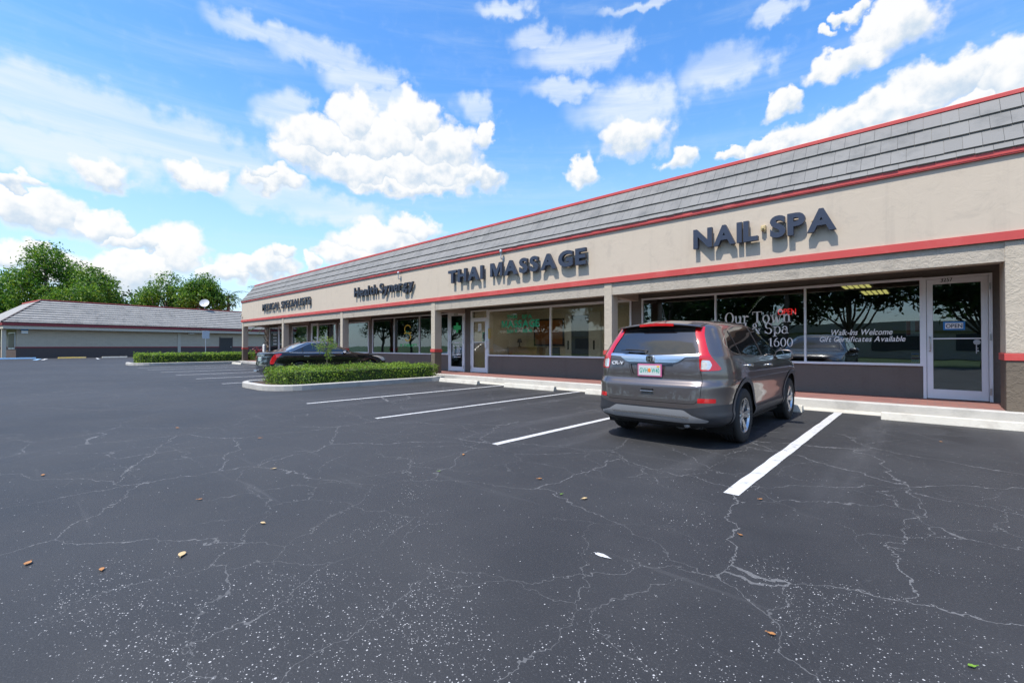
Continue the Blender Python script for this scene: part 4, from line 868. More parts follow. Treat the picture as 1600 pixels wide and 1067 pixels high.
# what stands across the lot (seen in the glass)
for i, (x, y, h, rd, w_) in enumerate(((2.6, -15.5, 8.0, 4.2, 'nail shop'), (-4.0, -16, 8.2, 4.2, 'nail shop'), (-9.5, -17.5, 7.4, 4.0, 'nail shop'), (-15.5, -17, 7.6, 4.2, 'nail shop'), (-24, -18, 7.6, 3.8, 'massage shop'), (-34, -18, 8.0, 4.0, 'massage shop'), (-43, -19, 7.4, 3.8, 'massage shop'), (-53, -20, 8.2, 4.4, 'health shop'), (-62, -19, 7.0, 4.0, 'health shop'), (-72, -20, 8.4, 4.4, 'health shop'))):
    tree('shade_tree', (x, y, 0), h, rd, 'spreading tree across the lot mirrored in the %s glass' % w_, 60 + i, 4200, .42, mat='leaf_dark', group='trees across the lot', trunk_h=2.0)
palm((-7.6, -13.5, 0), 5.6, 2.4, 'palm across the lot mirrored in the nail shop glass', 71, group='palms across the lot'); palm((-16.5, -14, 0), 6.0, 2.4, 'palm across the lot mirrored in the nail shop glass', 72, group='palms across the lot')
OB = thing('opposite_building', (-10, -34, 0), 'low pale building across the lot mirrored in the shop glass', 'building')
bx('wall', 'lb_soffit', -60, 40, -44, -34, 0, 2.6, OB); bx('parapet', 'column', -60.3, 40.3, -44.3, -33.6, 2.6, 3.5, OB)
for k in range(16): bx('window', 'dark_in', -58 + k * 6, -54 + k * 6, -34, -33.95, .8, 2.3, OB)
# fallen leaves
M['leaf_dry'] = pbr('dry_leaf', (.42, .19, .06), .6, var=.5, vscale=9); M['leaf_tan'] = pbr('tan_leaf', (.55, .40, .20), .6, var=.4, vscale=9); M['leaf_green'] = pbr('green_leaf', (.16, .30, .03), .5, var=.2)
LEAVES = [(-3.15, 0.639, 0.11, 'leaf_tan', 'curled tan leaf, the largest one on the left foreground'), (-3.652, 0.043, 0.09, 'leaf_dry', 'brown leaf on the asphalt near the left picture edge'), (-3.259, 0.308, 0.07, 'leaf_dry', 'small brown leaf between the two larger left foreground leaves'), (-3.312, 1.123, 0.07, 'leaf_tan', 'tan leaf on the asphalt in the centre left'), (-4.691, 1.687, 0.08, 'leaf_tan', 'tan leaf farther out left of the stall lines'), (-4.183, 0.961, 0.06, 'leaf_dry', 'small brown leaf left of centre'), (-6.033, 0.159, 0.08, 'leaf_dry', 'brown leaf far out on the left side of the lot'), (-1.984, 3.001, 0.09, 'leaf_tan', 'tan leaf below the second stall line from the right'), (-2.575, 3.173, 0.08, 'leaf_dry', 'brown leaf below the end of the second stall line'), (-2.18, 2.965, 0.05, 'leaf_green', 'small green leaf beside the tan leaf in the middle foreground'), (-0.965, 3.917, 0.06, 'leaf_dry', 'brown leaf right below the end of the nearest stall line'), (-0.877, 3.094, 0.05, 'leaf_dry', 'orange brown leaf in front of the nearest stall line'), (-0.484, 2.121, 0.055, 'leaf_dry', 'orange red leaf in the near right foreground'), (0.117, 2.414, 0.05, 'leaf_green', 'bright green leaf in the bottom right corner'), (-8.057, 1.569, 0.1, 'leaf_dry', 'brown leaf far out between hedge and camera'), (-6.38, 2.12, 0.08, 'leaf_dry', 'brown leaf in front of the hedge island'), (-3.437, 2.718, 0.05, 'leaf_green', 'small green leaf left of centre below the stall lines'), (0.12, 7.78, 0.06, 'leaf_dry', 'small brown leaf in the right empty stall'), (-3.763, 3.312, 0.08, 'leaf_dry', 'brown leaf left of the second stall line end')]
def fallen(i, x, y, s, m, label):
    rnd = random.Random(900 + i); s *= .6; b = MB(); n = 9; a0 = rnd.uniform(0, 6.28); up = []; lo = []
    for k in range(n):
        t = k / (n - 1); w = s * .28 * math.sin(math.pi * t ** .8); z = .006 + .30 * s * (t - .5) ** 2 + rnd.uniform(0, .002); up.append((s * (t - .5), w, z + w * .35)); lo.append((s * (t - .5), -w, z + w * .30))
    mid = [(p[0], 0, p[2] - .15 * abs(p[1]) + .001) for p in up]
    vs = up + mid + lo; fs = [(k, k + 1, n + k + 1, n + k) for k in range(n - 1)] + [(n + k, n + k + 1, 2 * n + k + 1, 2 * n + k) for k in range(n - 1)]
    nv = len(vs); vs2 = vs + [(p[0], p[1], p[2] - .0015) for p in vs]; fs = fs + [tuple(q + nv for q in f)[::-1] for f in fs]
    b.add(vs2, fs); b.tube([(s * .48, 0, .012), (s * .7, .01 * s, .010)], .0015, 4)
    o = b.build('fallen_leaf', M[m], recalc=False, label=label, cat='leaf', group='fallen leaves on the asphalt'); o.location = (x, y, .0); o.rotation_euler = (0, 0, a0)
for i, q in enumerate(LEAVES): fallen(i, *q)

# ------------------------------------------------------------------ cars
def mono(xk, yk, x):
    """monotone cubic interpolation"""
    xk = np.array(xk, float); yk = np.array(yk, float); h = np.diff(xk); d = np.diff(yk) / h; m = np.zeros(len(xk))
    m[0], m[-1] = d[0], d[-1]
    for i in range(1, len(xk) - 1): m[i] = 0 if d[i - 1] * d[i] <= 0 else 2 * d[i - 1] * d[i] / (d[i - 1] + d[i])
    i = np.clip(np.searchsorted(xk, x, side='right') - 1, 0, len(h) - 1); t = (x - xk[i]) / h[i]
    return (2 * t ** 3 - 3 * t ** 2 + 1) * yk[i] + (t ** 3 - 2 * t ** 2 + t) * h[i] * m[i] + (-2 * t ** 3 + 3 * t ** 2) * yk[i + 1] + (t ** 3 - t ** 2) * h[i] * m[i + 1]
def car_skin(levels, sub=5, cz_c=1.0, cz_r=1.6):
    """closed plan curves stacked from sill to roof.  level = (z, s_rear, s_front, half width, rear corner x, rear corner s, rear bulge, front corner x, front corner s, camber)"""
    A = np.array(levels, float); K = len(A); t = np.linspace(0, K - 1, (K - 1) * sub + 1)
    C = [mono(np.arange(K), A[:, j], t) for j in range(A.shape[1])]
    rows = []
    for i in range(len(t)):
        z, sr, sf, w, rx, rs, br, fx, fs, cz = [c[i] for c in C]
        rx, fx = min(rx, w * .95), min(fx, w * .95); L = sf - sr; rs, fs = min(rs, L * .45), min(fs, L * .45); pts = []
        for k in range(14): pts.append(((w - rx) * k / 14, sr))
        for k in range(14):
            a = math.pi / 2 * k / 14; pts.append((w - rx + rx * math.sin(a) ** .9, sr + rs * (1 - math.cos(a) ** .9)))
        for k in range(56): pts.append((w, sr + rs + (L - rs - fs) * k / 56))
        for k in range(12):
            a = math.pi / 2 * k / 12; pts.append((w - fx * (1 - math.cos(a) ** .9), sf - fs + fs * math.sin(a) ** .9))
        for k in range(9): pts.append(((w - fx) * (1 - k / 8), sf))
        row = []
        for x, s in pts:
            u = (x / w) ** 2 if w > 1e-6 else 0; dec = max(0, 1 - (s - sr) / (L * .35)); decf = max(0, 1 - (sf - s) / (L * .3))
            s2 = s + br * u * dec - .10 * u * decf
            row.append((x, s2, z - cz * ((s2 - cz_c) / cz_r) ** 2))
        rows.append(row)
    n = len(rows[0]); vs = []; idx = {}
    for i, row in enumerate(rows):
        for j, (x, s, z) in enumerate(row):
            for sg in (1, -1): idx[(i, j, sg)] = len(vs); vs.append((sg * x, s, z))
    fs = []
    for i in range(len(rows) - 1):
        for j in range(n - 1):
            a, b, c, d = (i, j), (i, j + 1), (i + 1, j + 1), (i + 1, j)
            fs.append(tuple(idx[(*q, 1)] for q in (a, b, c, d))); fs.append(tuple(idx[(*q, -1)] for q in (a, d, c, b)))
    me = bpy.data.meshes.new('skin'); me.from_pydata(vs, [], fs); bm = bmesh.new(); bm.from_mesh(me); bpy.data.meshes.remove(me)
    bmesh.ops.remove_doubles(bm, verts=bm.verts, dist=1e-4); bmesh.ops.dissolve_degenerate(bm, dist=1e-5, edges=bm.edges)
    bmesh.ops.recalc_face_normals(bm, faces=bm.faces); return bm
def smooth_poly(P, n=6):
    out = []; N = len(P)
    for i in range(N):
        p0, p1, p2, p3 = [np.array(P[(i + k) % N][:2], float) for k in (-1, 0, 1, 2)]
        for k in range(n):
            t = k / n; out.append(tuple(.5 * (2 * p1 + (p2 - p0) * t + (2 * p0 - 5 * p1 + 4 * p2 - p3) * t * t + (3 * p1 - p0 - 3 * p2 + p3) * t ** 3)))
    return out
def round_poly(P, r=.03, n=4):
    out = []; N = len(P)
    for i in range(N):
        p, a, b = np.array(P[i], float), np.array(P[i - 1], float), np.array(P[(i + 1) % N], float)
        q0 = p + (a - p) * min(.45, r / max(np.linalg.norm(a - p), 1e-6)); q1 = p + (b - p) * min(.45, r / max(np.linalg.norm(b - p), 1e-6))
        for k in range(n + 1): t = k / n; out.append(tuple((1 - t) ** 2 * q0 + 2 * t * (1 - t) * p + t * t * q1))
    return out
def sdf(P):
    P = np.array(P, float); Q = np.roll(P, -1, 0); e = Q - P; ee = (e ** 2).sum(1) + 1e-12
    def f(X, Y):
        pt = np.stack([X, Y], 1); D = np.full(len(pt), 1e9); ins = np.zeros(len(pt), bool)
        for i in range(len(P)):
            w = pt - P[i]; t = np.clip((w @ e[i]) / ee[i], 0, 1); D = np.minimum(D, ((w - t[:, None] * e[i]) ** 2).sum(1))
            c = ((P[i][1] > pt[:, 1]) != (Q[i][1] > pt[:, 1])); xx = e[i][0] * (pt[:, 1] - P[i][1]) / (e[i][1] if abs(e[i][1]) > 1e-9 else 1e-9) + P[i][0]; ins ^= c & (pt[:, 0] < xx)
        D = np.sqrt(D); return np.where(ins, -D, D)
    return f
def rearR(P, smax=-.25, zmax=9):                       # outline seen from behind, mirrored left and right
    f = sdf(P); return lambda V: np.maximum(f(np.abs(V[:, 0]), V[:, 2]), np.maximum(V[:, 1] - smax, V[:, 2] - zmax))
def rearC(P, smax=-.25):
    f = sdf(P); return lambda V: np.maximum(f(V[:, 0], V[:, 2]), V[:, 1] - smax)
def frontR(P, smin=2.6):
    f = sdf(P); return lambda V: np.maximum(f(np.abs(V[:, 0]), V[:, 2]), smin - V[:, 1])
def sideR(P, xmin=.45):
    f = sdf(P); return lambda V: np.maximum(f(V[:, 1], V[:, 2]), xmin - np.abs(V[:, 0]))
def grow(f, d): return lambda V: f(V) - d
def cut(bm, g):
    bm.verts.ensure_lookup_table(); V = np.array([v.co[:] for v in bm.verts]); G = g(V)
    for i, v in enumerate(bm.verts): v.index = i
    new = []
    for e in list(bm.edges):
        a, b = e.verts[0].index, e.verts[1].index; ga, gb = G[a], G[b]
        if ga * gb < 0 and max(abs(ga), abs(gb)) < .6:
            t = ga / (ga - gb)
            if t < .03 or t > .97: continue
            new.append((e, e.verts[0], t))
    nv = [bmesh.utils.edge_split(e, v, t)[1] for e, v, t in new]
    if nv: bmesh.ops.connect_verts(bm, verts=nv)
def refine(bm, g, d=.035, lmin=.014):
    V = np.array([v.co[:] for v in bm.verts]); G = np.abs(g(V))
    for i, v in enumerate(bm.verts): v.index = i
    E = [e for e in bm.edges if min(G[e.verts[0].index], G[e.verts[1].index]) < d and e.calc_length() > lmin]
    if E: bmesh.ops.subdivide_edges(bm, edges=E, cuts=1, use_grid_fill=True)
FINE = ('lamp', 'reverse', 'refl', 'chromebar', 'skid', 'skidrib', 'recess', 'recess_edge')
def split_car(bm, regions, default, root, mats):
    """regions: ordered (part key, function, split by side?) -> one mesh object per key"""
    for k, g, side in regions:
        if k in FINE: refine(bm, g)
        if k in ('refl', 'skidrib'): refine(bm, g, .02, .008)
    bmesh.ops.triangulate(bm, faces=[f for f in bm.faces if len(f.verts) > 4])
    for k, g, side in regions: cut(bm, g)
    bm.faces.ensure_lookup_table(); bm.normal_update()
    bm.verts.ensure_lookup_table()
    for i, v in enumerate(bm.verts): v.index = i
    VN = [v.normal.copy() for v in bm.verts]; VC = [v.co.copy() for v in bm.verts]
    Cn = np.array([f.calc_center_median()[:] for f in bm.faces]); lab = [None] * len(Cn)
    for k, g, side in regions:
        ins = g(Cn) < 0
        for i in np.nonzero(ins)[0]:
            if lab[i] is None: lab[i] = (k, (1 if Cn[i][0] > 0 else -1) if side else 0)
    groups = {}
    for i, f in enumerate(bm.faces): groups.setdefault(lab[i] or (default, 0), []).append([v.index for v in f.verts])
    objs = {}
    for kk in [q for q in groups if q[0] in ('cladding', 'pillar', 'arch')]:
        F = groups.pop(kk); par = {i: i for f in F for i in f}
        def find(i):
            while par[i] != i: par[i] = par[par[i]]; i = par[i]
            return i
        for f in F:
            for i in f[1:]: par[find(i)] = find(f[0])
        comp = {}
        for f in F: comp.setdefault(find(f[0]), []).append(f)
        for n_, cf in enumerate(sorted(comp.values(), key=len, reverse=True)):
            if len(cf) > 3 or n_ == 0: groups[(kk[0], kk[1] if n_ == 0 else kk[1] + 10 * n_)] = cf
    for (k, sd), F in groups.items():
        if k == 'hole': continue
        nm, mat, par, off = mats[k]
        used = sorted({i for f in F for i in f}); mp = {i: q for q, i in enumerate(used)}
        me = bpy.data.meshes.new(nm); me.from_pydata([tuple(VC[i] - VN[i] * off) for i in used], [], [[mp[i] for i in f] for f in F]); me.materials.append(M[mat])
        me.shade_smooth()
        try: me.normals_split_custom_set_from_vertices([tuple(VN[i]) for i in used])
        except Exception: pass
        o = bpy.data.objects.new(nm, me); COL.objects.link(o); objs[(k, sd)] = o
    for (k, sd), o in objs.items():
        par = mats[k][2]
        o.parent = objs.get((par, sd)) or objs.get((par, 0)) or root
        if o.parent is not root and o.parent.parent not in (root, None) and o.parent.parent.parent is not None: o.parent = root
    bm.free(); return objs
def carpaint(name, col, metal, flake=.0, rough=.32, spec=.5):
    m, T, out = newmat(name); co = T.n('TexCoord').outputs['Object']
    fl = T.noise(co, 900, 1, .5); c = T.mix(T.sm(fl, .35, .75, 0, flake), col, tuple(min(1, q * 2.2) for q in col))
    dust = T.sm(T.noise(co, 2.5, 6, .65), .45, .8, 0, .10); c = T.mix(dust, c, (.22, .2, .18))
    b = T.n('BsdfPrincipled', {'Base Color': c, 'Roughness': rough, 'Metallic': metal, 'Coat Weight': 1.0, 'Coat Roughness': .03, 'Specular IOR Level': spec}); T.t.links.new(b.outputs[0], out.inputs[0]); return m
M['suv_paint'] = carpaint('warm_grey_car_paint', (.122, .106, .101), .75, .6, .30)
M['sedan_paint'] = carpaint('black_car_paint', (.006, .006, .007), .0, .3, .25, .3)
M['car_glass'] = pbr('tinted_car_glass', (.010, .012, .014), .02, var=.0, spec=.5, coat=1)
for n_ in M['car_glass'].node_tree.nodes:
    if n_.type == 'BSDF_PRINCIPLED': n_.inputs['Coat IOR'].default_value = 1.6; n_.inputs['IOR'].default_value = 1.6
M['trim_grey'] = pbr('grey_cladding', (.060, .062, .068), .5, var=.1)
M['cladding'] = pbr('dark_cladding', (.030, .032, .037), .48, var=.15)
M['skid'] = pbr('silver_skid_paint', (.42, .43, .44), .3, metal=.6, var=.04)
M['chrome'] = pbr('chrome', (.66, .66, .65), .24, metal=1, var=.02)
M['seam'] = pbr('panel_gap', (.006, .006, .006), .8)
M['lamp_red'] = pbr('red_lens', (.48, .006, .009), .12, var=.12, vscale=14, coat=1)
M['lamp_clear'] = pbr('clear_lens', (.62, .60, .58), .10, metal=.5, var=.5, vscale=28, coat=1)
M['mirror'] = pbr('mirror_glass', (.75, .82, .95), .02, metal=1, var=.0)
M['rim'] = pbr('alloy_rim', (.55, .56, .57), .25, metal=.85, var=.05)
M['plate'] = pbr('plate_white', (.55, .57, .55), .5, var=.06); M['plate_green'] = pbr('plate_green', (.02, .33, .24), .5); M['plate_pink'] = pbr('pink_plate_frame', (.50, .12, .24), .4); M['orange'] = pbr('orange_print', (.75, .22, .03), .5)

def wheel(root, x, s, r, rw, rimr, side, spokes=5):
    o = bpy.data.objects.new('wheel', None); o.empty_display_size = .1; COL.objects.link(o)
    tb = MB(); h = rw / 2
    tb.lathe([(rimr - .01, -h * .9), (rimr + .02, -h), (r - .05, -h * 1.02), (r - .02, -h * .93), (r - .004, -h * .78), (r, -h * .6), (r, -h * .34), (r - .008, -h * .33), (r - .008, -h * .27), (r, -h * .26), (r, -h * .03), (r - .008, -h * .02), (r - .008, h * .05), (r, h * .06), (r, h * .26), (r - .008, h * .27), (r - .008, h * .33), (r, h * .34), (r, h * .6), (r - .004, h * .78), (r - .02, h * .93), (r - .05, h * 1.02), (rimr + .02, h), (rimr - .01, h * .9)], (0, 0, 0), 'x', 48)
    ty = tb.build('tyre', M['rubber'], smooth=True)
    rb = MB(); e = h * .86
    rb.lathe([(rimr - .012, e * .2), (rimr - .004, e * .95), (rimr + .008, e), (rimr + .008, e * 1.06), (rimr - .012, e * 1.06), (rimr - .028, e * .8), (rimr - .03, -e)], (0, 0, 0), 'x', 48)
    for k in range(spokes * 2):
        a = 2 * math.pi * (k // 2) / spokes + (.16 if k % 2 else -.16); ca, sa = math.cos(a), math.sin(a); wd = .021
        A = [(.05, e * .72), (rimr - .02, e * .98)]; V = []
        for rr, xx in A:
            for dn, dx in ((-wd, 0), (wd, 0), (wd * .7, -.035), (-wd * .7, -.035)): V.append((xx + dx, rr * ca - dn * sa, rr * sa + dn * ca))
        rb.add(V, [(0, 1, 5, 4), (1, 2, 6, 5), (2, 3, 7, 6), (3, 0, 4, 7), (0, 3, 2, 1), (4, 5, 6, 7)])
    rb.lathe([(0, e * .86), (.03, e * .84), (.062, e * .74), (.07, e * .55), (.05, e * .4)], (0, 0, 0), 'x', 20)
    ri = rb.build('rim', M['rim'])
    db = MB(); db.lathe([(0, e * .15), (.15, e * .15), (.155, e * .05), (0, e * .05)], (0, 0, 0), 'x', 28); di = db.build('brake_disc', M['steel'], smooth=False)
    bk = MB(); bk.lathe([(0, -e * .2), (rimr - .03, -e * .2)], (0, 0, 0), 'x', 28); bi = bk.build('backing_plate', M['seam'])
    o.parent = root; o.location = (x, s, r)
    if side < 0: o.rotation_euler = (0, 0, math.pi)
    for q in (ty, ri, di, bi): q.parent = o
    return o
def wheelhouse(root, s, z, r, x0, x1):
    for sg in (1, -1):
        b = MB(); n = 24; vs = []
        for k in range(n + 1):
            a = R(-25 + 230 * k / n); vs += [(sg * x0, s + r * math.cos(a), z + r * math.sin(a)), (sg * x1, s + r * math.cos(a), z + r * math.sin(a))]
        b.add(vs, [(2 * k, 2 * k + 1, 2 * k + 3, 2 * k + 2) for k in range(n)]); b.add([vs[2 * k + 1] for k in range(n + 1)], [tuple(range(n + 1))])
        o = b.build('wheel_arch_liner', M['seam']); o.parent = root
def pt(root, name, mb, mat, smooth=False, bevel=0, label=None):
    o = mb.build(name, M[mat] if isinstance(mat, str) else mat, smooth=smooth, bevel=bevel); o.parent = root
    if label: o['label'] = label
    return o
def car_text(mb, s, x0, x1, z, h, y, bold=.0, th=.006, gap=.09):
    return flat_text(mb, s, x0, x1, z, h, y, bold, th, 0, gap)

def build_suv():
    r = thing('suv', (-2.515, 6.10, 0), 'warm grey metallic SUV with red tail lamps parked nose in before the nail shop', 'car'); r.scale = (.951,) * 3
    Lv = [(.27, -.84, 3.36, .78, .34, .34, .05, .4, .3, 0), (.33, -.925, 3.46, .865, .36, .42, .06, .45, .45, 0), (.41, -.955, 3.52, .895, .36, .46, .06, .5, .5, 0), (.47, -.962, 3.55, .885, .36, .46, .06, .5, .5, 0),
          (.55, -.965, 3.567, .882, .36, .48, .06, .5, .55, 0), (.66, -.955, 3.575, .888, .36, .50, .06, .5, .55, 0), (.755, -.942, 3.57, .900, .36, .50, .06, .5, .55, 0), (.775, -.936, 3.565, .902, .36, .50, .06, .5, .55, 0),
          (.825, -.895, 3.55, .905, .36, .50, .06, .5, .6, 0), (.845, -.888, 3.54, .903, .36, .50, .06, .5, .6, 0), (.93, -.882, 3.50, .898, .34, .50, .06, .5, .7, 0), (1.0, -.872, 3.40, .888, .33, .48, .06, .55, .8, 0), (1.06, -.862, 3.16, .878, .32, .46, .06, .6, .9, 0),
          (1.10, -.855, 2.75, .868, .31, .44, .055, .6, .8, 0), (1.135, -.845, 2.32, .856, .30, .42, .05, .5, .5, 0), (1.17, -.826, 2.17, .84, .29, .40, .05, .3, .3, 0), (1.30, -.758, 1.93, .785, .27, .38, .05, .25, .25, 0),
          (1.42, -.69, 1.68, .728, .245, .36, .05, .22, .25, .01), (1.50, -.64, 1.50, .688, .23, .34, .05, .22, .25, .02), (1.555, -.60, 1.36, .64, .22, .32, .05, .25, .3, .035), (1.60, -.54, 1.24, .54, .25, .35, .05, .3, .3, .05), (1.632, -.45, 1.12, .36, .2, .3, .04, .2, .3, .055), (1.645, -.38, 1.0, .0, .0, .3, 0, 0, .3, .055)]
    bm = car_skin(Lv)
    arch_r = sideR([( .45 * math.cos(R(a)), .345 + .45 * math.sin(R(a))) for a in range(0, 360, 6)], .5); arch_f = sideR([(2.62 + .45 * math.cos(R(a)), .345 + .45 * math.sin(R(a))) for a in range(0, 360, 6)], .5)
    ring_r = sideR([(.515 * math.cos(R(a)), .345 + .505 * math.sin(R(a))) for a in range(0, 360, 6)], .5); ring_f = sideR([(2.62 + .515 * math.cos(R(a)), .345 + .505 * math.sin(R(a))) for a in range(0, 360, 6)], .5)
    glassR = rearC(round_poly([(-.61, 1.165), (0, 1.14), (.61, 1.165), (.58, 1.26), (.49, 1.465), (0, 1.487), (-.49, 1.465), (-.58, 1.26)], .02), -.3)
    lampR = rearR(round_poly([(.478, 1.515), (.578, 1.50), (.60, 1.40), (.648, 1.28), (.69, 1.18), (.765, 1.07), (.815, .985), (.80, .965), (.625, .955), (.612, 1.0), (.598, 1.16), (.570, 1.26), (.505, 1.40)], .012), -.18)
    clearR = rearR(round_poly([(.628, .975), (.715, .972), (.735, 1.03), (.71, 1.085), (.628, 1.09)], .012), -.3)
    chromeR = rearC(round_poly([(-.605, 1.160), (0, 1.135), (.605, 1.160), (.605, 1.128), (.44, 1.118), (.37, 1.065), (.31, 1.048), (-.31, 1.048), (-.37, 1.065), (-.44, 1.118), (-.605, 1.128)], .012), -.4)
    recess = rearC(round_poly([(-.325, 1.047), (.325, 1.047), (.262, .87), (-.262, .87)], .03), -.4)
    gate = rearC(round_poly([(-.618, 1.16), (0, 1.6), (.618, 1.16), (.63, .95), (.655, .80), (.642, .62), (.58, .556), (-.58, .556), (-.642, .62), (-.655, .80), (-.63, .95)], .02), -.35)
    gateB = rearC(round_poly([(-.60, 1.165), (-.50, 1.50), (0, 1.53), (.50, 1.50), (.60, 1.165), (.625, .95), (.65, .80), (.637, .62), (.575, .561), (-.575, .561), (-.637, .62), (-.65, .80), (-.625, .95)], .02), -.42)
    gap_gate = lambda V: np.maximum(grow(gateB, .006)(V), V[:, 2] - 1.13)
    reflR = rearR(round_poly([(.615, .577), (.785, .577), (.785, .628), (.615, .632)], .01), -.5)
    skid = rearC(round_poly([(-.455, .482), (.455, .482), (.56, .42), (.73, .372), (.70, .345), (.45, .325), (-.45, .325), (-.70, .345), (-.73, .372), (-.56, .42)], .02), -.5)
    skid2 = rearC(round_poly([(-.52, .40), (0, .41), (.52, .40), (.50, .385), (0, .393), (-.50, .385)], .004), -.5)
    def low(V):     # cladding below the paint line
        zb = np.where(V[:, 1] < -.3, .50 + .055 * np.clip((np.abs(V[:, 0]) - .5) / .3, 0, 1), .43); return V[:, 2] - zb
    DLO = sideR(smooth_poly([(-.47, 1.30), (-.40, 1.235), (-.20, 1.172), (.5, 1.135), (1.2, 1.118), (1.95, 1.105), (2.02, 1.12), (1.80, 1.29), (1.48, 1.46), (1.15, 1.525), (.7, 1.545), (.25, 1.525), (-.08, 1.47), (-.33, 1.38)], 5), .55)
    pil = [sideR([(.93, 1.0), (1.0, 1.0), (.965, 1.6), (.895, 1.6)], .5), sideR([(-.02, 1.0), (.02, 1.0), (-.10, 1.6), (-.14, 1.6)], .5)]
    panes = lambda V: np.maximum(DLO(V), -np.minimum(pil[0](V), pil[1](V)))
    trim = grow(DLO, .014)
    fdoor = sideR(round_poly([(.945, .44), (.95, 1.12), (.93, 1.56), (1.20, 1.54), (1.55, 1.46), (2.06, 1.12), (2.09, .95), (2.06, .44)], .05), .5); rdoor = sideR(round_poly([(.935, .44), (.94, 1.12), (.92, 1.56), (.3, 1.55), (-.05, 1.48), (.0, 1.16), (-.06, .98), (.16, .80), (.44, .62), (.52, .44)], .05), .5)
    gapd = lambda V: np.minimum(grow(fdoor, .004)(V), grow(rdoor, .004)(V))
    wind = lambda V: np.maximum(np.maximum(np.abs(V[:, 0]) - (.70 - .30 * (V[:, 2] - 1.15)), 1.0 - (V[:, 1])), np.maximum(1.155 - V[:, 2], V[:, 2] - 1.535))
    head = frontR(round_poly([(.50, .80), (.85, .88), (.88, 1.0), (.60, .93), (.50, .88)], .02), 2.7); grille = frontR(round_poly([(0, .68), (.48, .74), (.48, .90), (0, .90), (-.1, .90), (-.1, .68)], .02), 3.0)
    hood_gap = None
    inner = lambda f, d: grow(f, -d)
    regions = [('hole', arch_r, False), ('hole', arch_f, False), ('window', panes, True), ('pillar', DLO, True), ('chrometrim', trim, True), ('reverse', clearR, True), ('lamp', lampR, True), ('chromebar', chromeR, False), ('rglass', glassR, False),
               ('recess', inner(recess, .02), False), ('recess_edge', recess, False), ('refl', reflR, True), ('skidrib', skid2, False), ('skid', skid, False), ('arch', ring_r, True), ('arch', ring_f, True), ('cladding', low, False),
               ('gate', gateB, False), ('gap', gap_gate, False), ('fdoor', fdoor, True), ('rdoor', rdoor, True), ('gap', gapd, False), ('windscreen', wind, False), ('head', head, True), ('grille', grille, False)]
    mats = {'window': ('side_window', 'car_glass', 'body', .004), 'pillar': ('window_pillar', 'black', 'body', .001), 'chrometrim': ('window_trim', 'chrome', 'body', -.001), 'lamp': ('tail_lamp', 'lamp_red', 'body', -.006), 'reverse': ('reverse_lamp', 'lamp_clear', 'lamp', -.006),
            'chromebar': ('chrome_strip', 'chrome', 'gate', -.012), 'rglass': ('rear_window', 'car_glass', 'gate', .002), 'recess': ('plate_recess', 'suv_paint', 'gate', .022), 'recess_edge': ('recess_edge', 'suv_paint', 'gate', .006), 'refl': ('reflector', 'lamp_red', 'body', -.002),
            'skid': ('skid_plate', 'skid', 'cladding', -.008), 'skidrib': ('skid_rib', 'chrome', 'cladding', -.012), 'arch': ('wheel_arch_trim', 'trim_grey', 'body', -.010), 'cladding': ('lower_cladding', 'cladding', 'body', -.002), 'gate': ('tailgate', 'suv_paint', None, 0), 'gap': ('panel_gap', 'seam', 'body', .004),
            'fdoor': ('front_door', 'suv_paint', None, 0), 'rdoor': ('rear_door', 'suv_paint', None, 0), 'windscreen': ('windscreen', 'car_glass', 'body', .002), 'head': ('headlight', 'lamp_clear', 'body', -.004), 'grille': ('grille', 'black', 'body', .002), 'body': ('body', 'suv_paint', None, 0)}
    O = split_car(bm, regions, 'body', r, mats)
    gt = O.get(('gate', 0), r); body = O[('body', 0)]
    b = MB(); b.box(-.62, .62, -.78, 3.3, .24, .5); b.box(-.80, .80, .50, 2.12, .24, .42); pt(r, 'underbody', b, 'seam')
    for s in (0, 2.62):
        for sg in (1, -1): wheel(r, sg * .785, s, .355, .225, .232, sg)
        wheelhouse(r, s, .345, .452, .868, .55)
    # rear spoiler with brake light, wiper, emblem, plate, handles
    b = MB(); n = 14; vs = []
    for k in range(n + 1):
        x = -.56 + 1.12 * k / n; q = (x / .56) ** 2; yb = -.705 + .05 * q; z = 1.560 - .045 * q
        vs += [(x, yb, z - .022), (x, yb - .004, z - .010), (x, yb + .02, z), (x, -.42, z + .045 - .01 * q), (x, -.55, z - .02)]
    b.add(vs, [(5 * k + i, 5 * (k + 1) + i, 5 * (k + 1) + (i + 1) % 5, 5 * k + (i + 1) % 5) for k in range(n) for i in range(5)] + [(4, 3, 2, 1, 0), tuple(5 * n + i for i in range(5))]); sp = pt(gt, 'spoiler', b, 'suv_paint', smooth=False)
    b = MB(); n = 8; vs = []
    for k in range(n + 1):
        x = -.235 + .47 * k / n; q = (x / .56) ** 2; vs += [(x, -.713 + .05 * q, 1.558 - .045 * q), (x, -.713 + .05 * q, 1.524 - .045 * q), (x, -.68, 1.524 - .045 * q), (x, -.68, 1.558 - .045 * q)]
    b.add(vs, [(4 * k + i, 4 * (k + 1) + i, 4 * (k + 1) + (i + 1) % 4, 4 * k + (i + 1) % 4) for k in range(n) for i in range(4)] + [(3, 2, 1, 0), tuple(4 * n + i for i in range(4))]); pt(gt, 'brake_lamp', b, 'lamp_red')
    b = MB(); b.tube([(-.05, -.872, 1.185), (-.05, -.89, 1.195)], .022, 10); b.tube([(-.03, -.885, 1.192), (-.14, -.872, 1.205), (-.37, -.838, 1.215)], [.014, .010, .007], 6); b.box(-.42, -.12, -.870, -.842, 1.196, 1.206); pt(gt, 'wiper', b, 'black')
